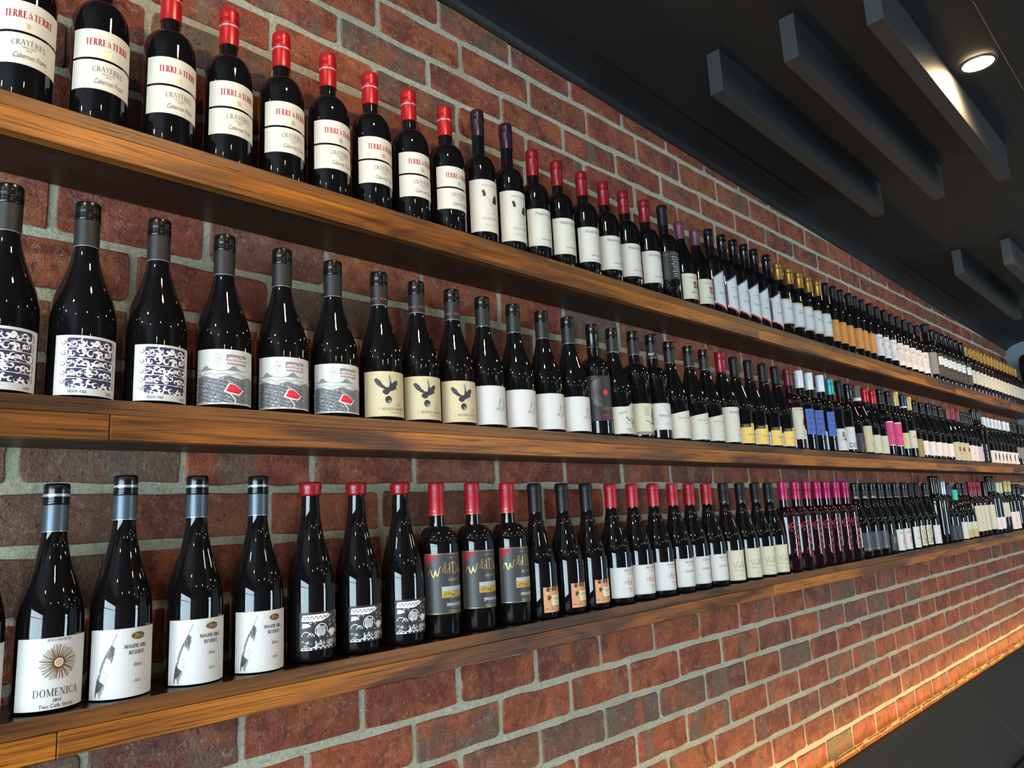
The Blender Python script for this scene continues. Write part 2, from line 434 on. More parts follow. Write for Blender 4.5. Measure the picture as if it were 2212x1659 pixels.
for i, (s, c) in enumerate(single):
    o = D.objects.new('brick', VAR[RNG.randrange(24)]); C.objects.link(o); o.parent = wall
    o.location = ((c[0] + c[1]) / 2 + RNG.uniform(-.0015, .0015), RNG.uniform(-.0022, .0003), ZC + (c[2] + c[3]) / 2 + RNG.uniform(-.0012, .0012))
    o.rotation_euler = (0, RNG.uniform(-.006, .006), 0)
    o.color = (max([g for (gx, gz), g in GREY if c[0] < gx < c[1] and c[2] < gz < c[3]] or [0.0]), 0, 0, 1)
    o.scale = ((c[1] - c[0] - 0.0118) / 0.2305, 1, (c[3] - c[2] - 0.0150) / 0.0785)
vs, fs, tone = [], [], []
for s, c in rest:
    if c[3] < -1.0: continue
    me = VAR[RNG.randrange(24)]; base = len(vs); q = RNG.random()
    cx, cz, dy = (c[0] + c[1]) / 2, ZC + (c[2] + c[3]) / 2, RNG.uniform(-.0022, .0003)
    sx, sz = (c[1] - c[0] - 0.0118) / 0.2305, (c[3] - c[2] - 0.0150) / 0.0785
    for v in me.vertices: vs.append((cx + v.co.x * sx, v.co.y + dy, cz + v.co.z * sz)); tone.append(q)
    for f in me.polygons: fs.append([base + i for i in f.vertices])
me = D.meshes.new('more_bricks'); me.from_pydata(vs, [], fs); me.materials.append(M_BRICK)
a = me.attributes.new('brick_tone', 'FLOAT', 'POINT')
a.data.foreach_set('value', tone)
o = new_obj('more_bricks', me, wall); o['kind'] = 'stuff'; o.color = (0, 0, 0, 1)

# crumbled joint just above the banquette, where mortar has dropped out
M_CRUMB = painted('crumbled_mortar', rgb(104, 84, 66), 0.9, 120, 0.5)
bm = bmesh.new(); x = 0.6; r = random.Random(4)
while x < 6.6:
    L = r.uniform(.06, .32); n = max(4, int(L / .016)); z0 = ZC - 0.9155
    top = [bm.verts.new((x + L * k / n, -.0010 - r.uniform(0, .0006), z0 + r.uniform(.0005, .0055))) for k in range(n + 1)]
    bot = [bm.verts.new((x + L * k / n, -.0010 - r.uniform(0, .0006), z0 - r.uniform(.0015, .0060))) for k in range(n + 1)]
    for k in range(n): bm.faces.new((bot[k], bot[k + 1], top[k + 1], top[k]))
    x += L + r.uniform(.02, .12)
o = bm_obj('crumbled_mortar', bm, wall, [M_CRUMB]); o['kind'] = 'stuff'

# ------------------------------------------------------------------ shelves
def plank_mesh(name, x0, x1, y0, y1, z0, z1, parent, m, bev=0.0012):
    o = box_obj(name, x0 + 0.0006, x1 - 0.0006, y0, y1, z0, z1, parent, [m], bev)
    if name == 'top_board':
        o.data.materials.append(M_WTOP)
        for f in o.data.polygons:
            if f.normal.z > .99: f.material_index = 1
    return o
def shelf(label, zb, zm, zt, yf, joints_top, joints_front):
    root = tag(empty('wine_shelf', (0, 0, ZC + zb)), label, 'shelf', 'wall shelves of bottles')
    xs = [-1.0] + joints_top + [6.70]
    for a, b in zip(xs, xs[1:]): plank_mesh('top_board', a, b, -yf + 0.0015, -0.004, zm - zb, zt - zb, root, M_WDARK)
    xs = [-1.0] + joints_front + [6.70]
    for a, b in zip(xs, xs[1:]): plank_mesh('front_board', a, b, -yf, -yf + 0.020, 0.0, zm - zb - 0.0004, root, M_WLIGHT)
    xs = [-1.0, 1.9, 4.5, 6.70]
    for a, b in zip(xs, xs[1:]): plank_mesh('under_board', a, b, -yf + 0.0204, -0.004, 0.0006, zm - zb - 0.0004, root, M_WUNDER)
    return root
shelf('topmost long brown timber shelf on the brick wall', 0.564, 0.600, 0.622, 0.150, [1.3, 3.9], [2.35, 4.6])
shelf('middle of three long brown timber shelves on the brick wall', 0.1431, 0.1796, 0.2014, 0.140, [0.2, 2.62], [0.345, 4.1])
shelf('lowest long brown timber shelf, just above the black banquette', -0.2681, -0.2356, -0.2136, 0.140, [2.75, 5.2], [0.30, 2.28, 4.4])
# ------------------------------------------------------------------ ceiling beams
def beam(x0, x1, y0, y1, label):
    bm = bmesh.new(); add_box(bm, 0, x1 - x0, -(y1 - y0) / 2, (y1 - y0) / 2, -0.131, 0.0, 0.0012)
    o = bm_obj('ceiling_beam', bm, None, [M_BEAM])
    for v in o.data.vertices: v.co.z += CSL * v.co.x - 0.0005
    o.location = (x0, (y0 + y1) / 2, ceil_z(x0))
    return tag(o, label, 'beam', 'dark beams under the ceiling')
beam(1.875, 3.150, -0.357, -0.315, 'charcoal ceiling beam of the near set, the one closest to the brick wall')
beam(1.887, 3.165, -0.577, -0.535, 'charcoal ceiling beam in the middle of the near set of three')
beam(1.898, 3.178, -0.794, -0.752, 'charcoal ceiling beam beside the glowing downlight, its side lit warm')
beam(4.213, 5.435, -0.367, -0.325, 'charcoal ceiling beam of the far set, closest to the brick wall')
beam(4.240, 5.440, -0.577, -0.535, 'charcoal ceiling beam of the far set, cut by the right edge')
# ------------------------------------------------------------------ downlights
M_LAMP = mat('lamp_glow', (1, .8, .5, 1), 0.5, emit=(1.0, 0.72, 0.38, 1), es=90.0)
M_RIM = mat('downlight_rim', rgb(70, 66, 60), 0.4)
for i, (x, y) in enumerate(DOWN + DOWN2):
    z = ceil_z(x)
    vis = (x, y) == (2.53, -0.865)
    root = tag(empty('downlight', (x, y, z)), 'round recessed downlight glowing warm in the black ceiling' if vis else 'round recessed downlight elsewhere in the ceiling, out of the photo', 'downlight', None if vis else 'recessed downlights')
    rim = lathe_mesh('rim', [(0.043, -0.004), (0.052, -0.004), (0.054, 0.0)], 32, [M_RIM])
    bm = bmesh.new(); bm.from_mesh(rim)
    for f in [f for f in bm.faces if len(f.verts) > 4]: bm.faces.remove(f)
    bm.to_mesh(rim); bm.free(); new_obj('rim', rim, root)
    new_obj('lens', lathe_mesh('lens', [(0.020, -0.0035), (0.0425, -0.002), (0.043, -0.001)], 32, [M_LAMP]), root)
M_WIRE = mat('pale_thread', rgb(150, 120, 85), 0.5)
o = tube('cable', [(2.20, -0.934, ceil_z(2.2) - 0.004), (2.45, -0.931, ceil_z(2.45) - 0.004), (2.9, -0.929, ceil_z(2.9) - 0.004)], 0.0009, None, M_WIRE)
tag(o, 'thin pale cable strung along the ceiling past the downlight', 'cable')
# ------------------------------------------------------------------ dark rounded fixture at the far end
M_BLK = mat('black_plastic', rgb(16, 16, 16), 0.5)
root = tag(empty('wall_fixture', (6.55, -0.18, ZC + 0.93)), 'black rounded fixture on the pale far wall by the ceiling, cut by the edge', 'fixture')
bm = bmesh.new()
for v in lathe([(0.02, -0.19), (0.05, -0.175), (0.07, -0.12), (0.075, 0.0), (0.07, 0.06), (0.055, 0.085)], 20)[0]: bm.verts.new(v)
bm.verts.ensure_lookup_table()
for f in lathe([(0.02, -0.19), (0.05, -0.175), (0.07, -0.12), (0.075, 0.0), (0.07, 0.06), (0.055, 0.085)], 20)[1]: bm.faces.new([bm.verts[i] for i in f])
bm_obj('housing', bm, root, [M_BLK], True)
box_obj('bracket', -0.02, 0.20, -0.02, 0.02, -0.02, 0.02, root, [M_BLK])

# ------------------------------------------------------------------ banquette below the brick wall
ZB = ZC - 0.878
ban = tag(empty('banquette', (0, 0, 0)), 'long black upholstered banquette along the foot of the brick wall', 'banquette')
xs = [-1.6, 0.35, 2.25, 4.17, 5.33, 6.70]
prof = [(-0.075, 0.25), (-0.075, ZB - 0.010), (-0.078, ZB - 0.003), (-0.085, ZB), (-0.092, ZB - 0.001), (-0.102, ZB - 0.006), (-0.112, ZB - 0.016), (-0.160, ZB - 0.09), (-0.300, 0.40), (-0.310, 0.36), (-0.300, 0.25)]
for a, b in zip(xs, xs[1:]):
    bm = bmesh.new(); cols = []
    for x, sh in ((a + .0008, .006), (a + .006, .0015), (a + .02, 0), (b - .02, 0), (b - .006, .0015), (b - .0008, .006)):
        cols.append([bm.verts.new((x, y + (sh if y < -.06 else 0), z - (sh if z > ZB - .02 else 0))) for y, z in prof])
    for p, q in zip(cols, cols[1:]):
        for k in range(len(prof)):
            j = (k + 1) % len(prof); bm.faces.new((p[k], p[j], q[j], q[k]))
    bm.faces.new(cols[0][::-1]); bm.faces.new(cols[-1])
    bmesh.ops.recalc_face_normals(bm, faces=bm.faces)
    bm_obj('backrest_panel', bm, ban, [M_VINYL], True)
    bm = bmesh.new(); add_box(bm, a + 0.002, b - 0.002, -0.80, -0.312, 0.26, 0.37, 0.025)
    bm_obj('seat_cushion', bm, ban, [M_VINYL], True)
box_obj('plinth', -1.6, 6.70, -0.72, -0.08, 0.0, 0.249, ban, [M_DARKW])
M_LED = mat('led_glow', (1, .5, .2, 1), 0.5, emit=(1.0, 0.62, 0.18, 1), es=34.0)
led = box_obj('led_strip', 0.6, 6.68, -0.070, -0.060, ZB - 0.026, ZB - 0.022, None, [M_LED])
tag(led, 'warm light strip hidden behind the banquette, washing the bricks orange', 'light strip')
# ------------------------------------------------------------------ lettering and pictures for the labels (flat print, wrapped round the glass)
FONT_CACHE = {}
def sans_mesh(s):
    """triangles of a string in the built-in font, cap height 1"""
    if s in FONT_CACHE: return FONT_CACHE[s]
    c = D.curves.new('t', 'FONT'); c.body = s; c.resolution_u = 3
    o = D.objects.new('t', c); m = D.meshes.new_from_object(o)
    k = 1 / 0.694
    m.calc_loop_triangles()
    vs = [(v.co.x * k, v.co.y * k) for v in m.vertices]
    tr = [tuple(t.vertices) for t in m.loop_triangles]
    D.objects.remove(o); D.curves.remove(c); D.meshes.remove(m)
    FONT_CACHE[s] = (vs, tr)
    return FONT_CACHE[s]
# serif capitals as strokes: L = thick line, l = thin line, O = ring arc (cx cy rx ry a0 a1), s = serif (x y)
SERIF = {
 'A': (.78, 'l.02,0 .36,1;L.66,0 .36,1;l.16,.34 .54,.34;s.03,0;s.67,0'), 'B': (.68, 'L.14,0 .14,1;s.1,0;s.1,1;l.14,1 .34,1;l.14,.53 .36,.53;l.14,0 .36,0;O.34,.765 .25,.235 -90 90;O.36,.265 .29,.265 -90 90'),
 'C': (.72, 'O.38,.5 .36,.51 42 318;l.65,.84 .65,.66;l.65,.16 .65,.3'), 'D': (.80, 'L.14,0 .14,1;s.1,0;s.1,1;l.14,1 .38,1;l.14,0 .38,0;O.38,.5 .37,.5 -90 90'),
 'E': (.64, 'L.14,0 .14,1;s.1,0;s.1,1;l.14,1 .56,1;l.14,.52 .44,.52;l.14,0 .58,0;l.56,1 .56,.82;l.58,0 .58,.2;l.44,.62 .44,.42'), 'F': (.60, 'L.14,0 .14,1;s.1,0;s.1,1;l.14,1 .56,1;l.14,.52 .44,.52;l.56,1 .56,.8;l.44,.62 .44,.42'),
 'G': (.80, 'O.39,.5 .37,.51 45 330;L.68,.04 .68,.42;s.66,.42;l.66,.84 .66,.68'), 'H': (.84, 'L.14,0 .14,1;L.68,0 .68,1;l.14,.51 .68,.51;s.12,0;s.12,1;s.68,0;s.68,1'),
 'I': (.32, 'L.16,0 .16,1;s.16,0;s.16,1'), 'K': (.78, 'L.14,0 .14,1;l.14,.4 .62,1;L.3,.56 .68,0;s.12,0;s.12,1;s.66,0;s.6,1'), 'L': (.60, 'L.14,0 .14,1;s.12,0;s.12,1;l.14,0 .56,0;l.56,0 .56,.22'),
 'M': (.98, 'l.12,0 .12,1;L.14,1 .46,.08;l.46,.08 .80,1;L.82,0 .82,1;s.12,0;s.10,1;s.82,0;s.84,1'), 'N': (.84, 'l.12,0 .12,1;L.13,1 .68,0;l.69,0 .69,1;s.12,0;s.1,1;s.69,1'),
 'O': (.80, 'O.40,.5 .37,.52 0 360'), 'P': (.64, 'L.14,0 .14,1;s.14,0;s.1,1;l.14,1 .34,1;l.14,.46 .34,.46;O.34,.73 .26,.27 -90 90'), 'R': (.74, 'L.14,0 .14,1;s.14,0;s.1,1;l.14,1 .34,1;l.14,.5 .34,.5;O.34,.75 .25,.25 -90 90;L.34,.5 .64,0;s.66,0'),
 'S': (.56, 'O.27,.75 .22,.255 35 270;O.28,.25 .24,.265 -145 90;l.47,.86 .47,.72;l.06,.14 .06,.3'), 'T': (.68, 'L.34,0 .34,1;s.34,0;l.04,1 .64,1;l.05,1 .05,.8;l.63,1 .63,.8'),
 'U': (.80, 'L.14,.3 .14,1;l.66,.3 .66,1;O.40,.3 .26,.31 180 360;s.14,1;s.66,1'), 'V': (.76, 'L.06,1 .38,0;l.38,0 .68,1;s.06,1;s.68,1'), 'W': (1.06, 'L.06,1 .32,0;l.32,0 .54,1;L.50,1 .76,0;l.76,0 .98,1;s.06,1;s.98,1'),
 'X': (.76, 'L.06,1 .66,0;l.06,0 .66,1;s.06,0;s.06,1;s.66,0;s.66,1'), 'Y': (.74, 'L.05,1 .36,.48;l.36,.48 .66,1;L.36,0 .36,.48;s.36,0;s.05,1;s.66,1'),
 '0': (.58, 'O.28,.5 .25,.51 0 360'), '1': (.36, 'L.2,0 .2,1;s.2,0;l.06,.82 .2,1'), '2': (.56, 'O.26,.74 .21,.27 -20 170;L.44,.64 .08,.04;l.06,0 .5,0;l.5,0 .5,.16'), '3': (.56, 'O.26,.76 .2,.25 -90 150;O.26,.26 .24,.27 -150 90'), '4': (.6, 'L.42,0 .42,1;l.4,1 .04,.3;l.04,.3 .56,.3;s.42,0'),
}
def serif_polys(s, thick=.15, thin=.05):
    out, x = [], 0.0
    def ln(x0, y0, x1, y1, wd):
        dx, dy = x1 - x0, y1 - y0
        if abs(dy) > abs(dx) * .6: ox, oy = wd / 2, 0
        else: ox, oy = 0, wd / 2
        out.append([(x + x0 - ox, y0 - oy), (x + x0 + ox, y0 + oy), (x + x1 + ox, y1 + oy), (x + x1 - ox, y1 - oy)])
    for ch in s:
        acc = None; low = False
        if ch in 'ÈÉ': acc = ch; ch = 'E'
        if ch == ' ': x += .38; continue
        if ch not in SERIF:
            if ch == '.': out.append([(x + .05, 0), (x + .17, 0), (x + .17, .12), (x + .05, .12)]); x += .24
            continue
        wd, spec = SERIF[ch]
        for item in spec.split(';'):
            k, q = item[0], item[1:]
            if k in 'Ll':
                a, b = q.split(); x0, y0 = map(float, a.split(',')); x1, y1 = map(float, b.split(','))
                hz = abs(y1 - y0) < .02
                if hz: y0 = y1 = min(max(y0, thin / 2), 1 - thin / 2)
                ln(x0, y0, x1, y1, thick if k == 'L' else thin)
            elif k == 's':
                a, b = map(float, q.split(',')); yy = thin / 2 if b < .2 else (1 - thin / 2 if b > .8 else b)
                ln(a - thick * .5 - .09, yy, a + thick * .5 + .09, yy, thin)
            else:
                p = q.split(); cx, cy = map(float, p[0].split(',')); rx, ry = map(float, p[1].split(',')); a0, a1 = float(p[2]), float(p[3])
                n = max(4, int(abs(a1 - a0) / 24)); irx, iry = rx - thick, ry - thin
                for i in range(n):
                    t0, t1 = math.radians(a0 + (a1 - a0) * i / n), math.radians(a0 + (a1 - a0) * (i + 1) / n)
                    out.append([(x + cx + rx * math.cos(t0), cy + ry * math.sin(t0)), (x + cx + rx * math.cos(t1), cy + ry * math.sin(t1)), (x + cx + irx * math.cos(t1), cy + iry * math.sin(t1)), (x + cx + irx * math.cos(t0), cy + iry * math.sin(t0))])
        if acc:
            d = -1 if acc == 'È' else 1
            out.append([(x + .3 - d * .12, 1.3), (x + .3 - d * .02, 1.3), (x + .3 + d * .1, 1.1), (x + .3 + d * .04, 1.1)] if d < 0 else [(x + .24, 1.1), (x + .3, 1.1), (x + .44, 1.3), (x + .34, 1.3)])
        x += wd + .09
    return out, x - .09

class Art:
    def __init__(s): s.items = []; s.layer = 0; s.rng = random.Random(5)
    def poly(s, pts, m): s.items.append(([tuple(p) for p in pts], m, s.layer))
    def next(s): s.layer += 1
    def rect(s, x0, y0, x1, y1, m): s.poly([(x0, y0), (x1, y0), (x1, y1), (x0, y1)], m)
    def disc(s, x, y, rx, ry, m, n=24): s.poly([(x + rx * math.cos(2 * PI * k / n), y + ry * math.sin(2 * PI * k / n)) for k in range(n)], m)
    def line(s, pts, wd, m, taper=False):
        n = len(pts); L = []; Rr = []
        for i, (px, py) in enumerate(pts):
            a = pts[max(0, i - 1)]; b = pts[min(n - 1, i + 1)]
            dx, dy = b[0] - a[0], b[1] - a[1]; d = math.hypot(dx, dy) or 1
            k = wd / 2 * (math.sin(PI * (i + .35) / (n - .3)) if taper else 1)
            L.append((px - dy / d * k, py + dx / d * k)); Rr.append((px + dy / d * k, py - dx / d * k))
        for i in range(n - 1): s.poly([L[i], Rr[i], Rr[i + 1], L[i + 1]], m)
    def ring(s, x, y, rx, ry, wd, m, a0=0, a1=360, n=20):
        s.line([(x + rx * math.cos(math.radians(a0 + (a1 - a0) * k / n)), y + ry * math.sin(math.radians(a0 + (a1 - a0) * k / n))) for k in range(n + 1)], wd, m)
    def spiral(s, x, y, r, a0, turns, wd, m, n=18, flip=1):
        s.line([(x + r * (1 - .85 * k / n) * math.cos(a0 + flip * 2 * PI * turns * k / n), y + r * (1 - .85 * k / n) * math.sin(a0 + flip * 2 * PI * turns * k / n)) for k in range(n + 1)], wd, m, True)
    def frame(s, x0, y0, x1, y1, wd, m):
        s.rect(x0, y0, x1, y0 + wd, m); s.rect(x0, y1 - wd, x1, y1, m); s.rect(x0, y0, x0 + wd, y1, m); s.rect(x1 - wd, y0, x1, y1, m)
    def text(s, t, x, y, h, m, font='sans', al='c', sh=0.0, sx=1.0, sp=0.0, arc=0.0, thick=.15, thin=.05, rot=0.0):
        polys = []
        if font == 'serif':
            polys, wd = serif_polys(t, thick, thin)
        else:
            vs, tr = sans_mesh(t)
            if not vs: return
            wd = max(v[0] for v in vs); polys = [[vs[i] for i in q] for q in tr]
        ox = {'c': -wd / 2, 'l': 0, 'r': -wd}[al]
        cr, sr = math.cos(rot), math.sin(rot)
        for P in polys:
            Q = []
            for px, py in P:
                a, b = (px + ox + sh * py) * h * sx, py * h
                b += -arc * a * a + rot * a
                Q.append((x + a, y + b))
            s.poly(Q, m)
    def scribble(s, x, y, wd, h, n, lw, m):
        pts = []; r = s.rng
        for k in range(n):
            pts.append((x + wd * k / (n - 1) + r.uniform(-.3, .3) * wd / n * 2, y + h * (0.5 + 0.5 * math.sin(k * 2.4 + r.uniform(-.5, .5))) * r.uniform(.5, 1)))
        s.line(pts, lw, m)
    def mesh(s, name, R, step=3.0):
        """wrap the drawing (mm) on a cylinder of radius R (m)"""
        names = []; bm = bmesh.new()
        for pts, m, lay in s.items:
            if m not in names: names.append(m)
            try: f = bm.faces.new([bm.verts.new((p[0], p[1], lay)) for p in pts])
            except ValueError: continue
            f.material_index = names.index(m)
        bmesh.ops.triangulate(bm, faces=bm.faces[:])
        xs = [v.co.x for v in bm.verts]
        x = math.ceil(min(xs) / step) * step
        big = [f for f in bm.faces if max(v.co.x for v in f.verts) - min(v.co.x for v in f.verts) > step]
        while x < max(xs) and big:
            fs = [f for f in bm.faces if f.is_valid and max(v.co.x for v in f.verts) > x > min(v.co.x for v in f.verts) and (max(v.co.x for v in f.verts) - min(v.co.x for v in f.verts) > step * .9)]
            if fs:
                g = list({e for f in fs for e in f.edges} | {v for f in fs for v in f.verts}) + fs
                bmesh.ops.bisect_plane(bm, geom=g, plane_co=(x, 0, 0), plane_no=(1, 0, 0))
            x += step
        for v in bm.verts:
            r = R + 0.00012 + 0.00007 * v.co.z; a = v.co.x / 1000 / R
            v.co = Vector((r * math.sin(a), -r * math.cos(a), v.co.y / 1000))
        bm.normal_update()
        for f in bm.faces:
            c = f.calc_center_median()
            if f.normal.x * c.x + f.normal.y * c.y < 0: f.normal_flip()
        me = D.meshes.new(name); bm.to_mesh(me); bm.free()
        for n in names: me.materials.append(INK[n])
        return me
INK = {}
def ink(n, c, rough=.55, metal=0.0): INK[n] = mat('ink_' + n, c, rough, metal)
ink('black', rgb(22, 22, 26)); ink('grey', rgb(48, 49, 54)); ink('lgrey', rgb(128, 130, 134)); ink('red', rgb(150, 22, 44)); ink('bright_red', rgb(214, 30, 48)); ink('white', rgb(238, 238, 236))
ink('navy', rgb(38, 38, 78)); ink('cream', rgb(226, 216, 180)); ink('gold', rgb(190, 158, 84), .35, .6); ink('copper', rgb(190, 110, 80), .4, .4); ink('silver', rgb(190, 190, 195), .35, .6); ink('pink', rgb(196, 62, 84)); ink('magenta', rgb(186, 40, 104))
ink('orange', rgb(196, 116, 44)); ink('dorange', rgb(150, 84, 34)); ink('rust', rgb(132, 66, 40)); ink('brown', rgb(92, 62, 38)); ink('tan', rgb(196, 164, 110)); ink('blue', rgb(52, 84, 160)); ink('purple', rgb(96, 52, 92)); ink('green', rgb(70, 92, 50)); ink('sky', rgb(160, 172, 186)); ink('field', rgb(176, 140, 60)); ink('coral', rgb(205, 96, 96)); ink('mauve', rgb(170, 130, 150))
# ------------------------------------------------------------------ bottles
GLASS = mat('dark_bottle_glass', (0.0045, 0.0040, 0.0045, 1), 0.025, spec=0.5)
GLASS_G = mat('olive_bottle_glass', (0.006, 0.008, 0.004, 1), 0.025, spec=0.5)
GLASS_R = mat('wine_dark_bottle_glass', (0.012, 0.003, 0.005, 1), 0.025, spec=0.5)
CAPM = {
 'red': mat('cap_red', rgb(176, 26, 30), .32, .25), 'dred': mat('cap_dark_red', rgb(132, 24, 34), .32, .25), 'crimson': mat('cap_crimson', rgb(156, 12, 30), .42, .05), 'maroon': mat('cap_maroon', rgb(98, 28, 34), .4, .2), 'wax': mat('wax_red', rgb(140, 16, 24), .32),
 'plum': mat('cap_plum', rgb(46, 26, 44), .3, .3), 'mauve': mat('cap_mauve', rgb(104, 60, 74), .4, .2), 'black': mat('cap_black', rgb(14, 14, 16), .22), 'sleeve': mat('cap_grey_sleeve', rgb(22, 23, 25), .5), 'sheensleeve': mat('cap_sleeve_blue_sheen', rgb(78, 88, 98), .38, .5), 'matte': mat('cap_matte_black', rgb(15, 15, 17), .48, 0.0, .35),
 'gold': mat('cap_gold', rgb(158, 118, 50), .38, .55), 'pgold': mat('cap_pale_gold', rgb(182, 164, 104), .4, .4), 'white': mat('cap_white', rgb(214, 220, 226), .35), 'teal': mat('cap_teal', rgb(50, 150, 156), .35, .3), 'magenta': mat('cap_magenta', rgb(170, 26, 84), .35, .2),
 'navy': mat('cap_navy', rgb(30, 36, 70), .35, .2), 'silver': mat('cap_silver', rgb(170, 180, 190), .3, .5), 'taupe': mat('cap_taupe', rgb(86, 78, 68), .5), 'olive': mat('cap_olive', rgb(110, 106, 74), .35, .4), 'aqua': mat('cap_aqua', rgb(60, 190, 170), .4), 'cream': mat('cap_cream', rgb(196, 196, 160), .4)}
PAPER = {
 'white': mat('paper_white', rgb(206, 206, 204), .55), 'warm': mat('paper_warm_white', rgb(205, 201, 190), .6), 'cream': mat('paper_cream', rgb(202, 189, 152), .6), 'ivory': mat('paper_ivory', rgb(205, 199, 176), .6), 'black': mat('paper_black', rgb(40, 40, 43), .5), 'charcoal': mat('paper_charcoal', rgb(58, 60, 64), .45),
 'orange': mat('paper_orange', rgb(206, 130, 52), .5), 'yellow': mat('paper_yellow', rgb(232, 196, 104), .55), 'blue': mat('paper_blue', rgb(70, 100, 178), .55), 'pinkwhite': mat('paper_pinkish_white', rgb(232, 216, 210), .6), 'pink': mat('paper_pink', rgb(206, 62, 120), .55), 'grey': mat('paper_grey', rgb(132, 130, 132), .6), 'brown': mat('paper_brown', rgb(62, 54, 42), .6), 'olive': mat('paper_olive_gold', rgb(150, 126, 70), .5), 'rust': mat('paper_rust', rgb(206, 148, 108), .55), 'script': mat('paper_slate', rgb(62, 64, 68), .4), 'rosy': mat('paper_rosy', rgb(214, 184, 186), .6)}

def smooth_pts(f, a, b, n): return [f(a + (b - a) * k / n) for k in range(n + 1)]
def glass_prof(shape, R, H, rn, zsh):
    p = [(R * .55, 0.0015), (R * .80, 0.0), (R * .90, 0.0006), (R * .965, 0.003), (R, 0.009)]
    if shape == 'bordeaux':
        zs, zn = zsh
        p += [(R, zs * .5), (R, zs)]
        for k in range(1, 11):
            a = PI / 2 * k / 10
            p.append((rn + .0006 + (R - rn - .0006) * math.cos(a), zs + (zn - zs) * .86 * math.sin(a)))
        p += [(rn + .0002, zn)]
    else:
        zs, zn = zsh
        p += [(R, zs * .5), (R, zs)]
        for k in range(1, 15):
            t = k / 14; s = 0.5 + 0.5 * math.cos(PI * t ** 0.92)
            p.append((rn + (R - rn) * s, zs + (zn - zs) * t))
    p += [(rn - .0006, H - .03), (rn - .0006, H - .003)]
    return p
def cap_prof(style, rn, zc, H):
    r = rn + .0011
    if style == 'capsule':
        return [(r - .0009, zc), (r, zc + .0004), (r - .0002, H - .022), (r + .0006, H - .019), (r + .0012, H - .016), (r + .0012, H - .006), (r + .0002, H - .0045), (r, H - .003), (r - .002, H - .0006), (r - .005, H)]
    if style == 'wax':
        r = rn + .0026
        return [(r - .002, zc), (r - .0006, zc + .001), (r, zc + .004), (r + .0004, zc + .010), (r + .0012, zc + .013), (r + .0012, H - .006), (r + .0004, H - .003), (r - .0015, H - .0008), (r - .006, H)]
    p = [(r - .0009, zc), (r, zc + .0004), (r, H - .030)]
    for k, zz in enumerate((.0285, .0245, .0205)):
        p += [(r + .0007, H - zz), (r + .0007, H - zz + .0022), (r - .0003, H - zz + .0028), (r - .0003, H - zz + .0036)]
    p += [(r + .0003, H - .0150), (r + .0003, H - .003), (r - .0006, H - .0008), (r - .0025, H), (r - .004, H)]
    return p
def label_mesh(name, R, a0, a1, top, bot, m, n=24, off=.0005):
    vs, fs = [], []
    rr = R + off
    for k in range(n + 1):
        t = k / n; a = math.radians(a0 + (a1 - a0) * t)
        zb = bot(t) if callable(bot) else bot; zt = top(t) if callable(top) else top
        for q in range(2):
            z = zb + (zt - zb) * q
            vs.append((rr * math.sin(a), -rr * math.cos(a), z))
    for k in range(n): fs.append((2 * k, 2 * k + 2, 2 * k + 3, 2 * k + 1))
    # paper edge
    b = len(vs)
    for k in range(n + 1):
        for q in range(2):
            v = vs[2 * k + q]; f = (R - .0003) / rr; vs.append((v[0] * f, v[1] * f, v[2]))
    for k in range(n):
        fs.append((2 * k + 1, 2 * k + 3, b + 2 * k + 3, b + 2 * k + 1)); fs.append((2 * k, b + 2 * k, b + 2 * k + 2, 2 * k + 2))
    fs.append((0, 1, b + 1, b)); fs.append((2 * n, b + 2 * n, b + 2 * n + 1, 2 * n + 1))
    me = D.meshes.new(name); me.from_pydata(vs, [], fs); me.materials.append(m)
    return me

TYPES = {}
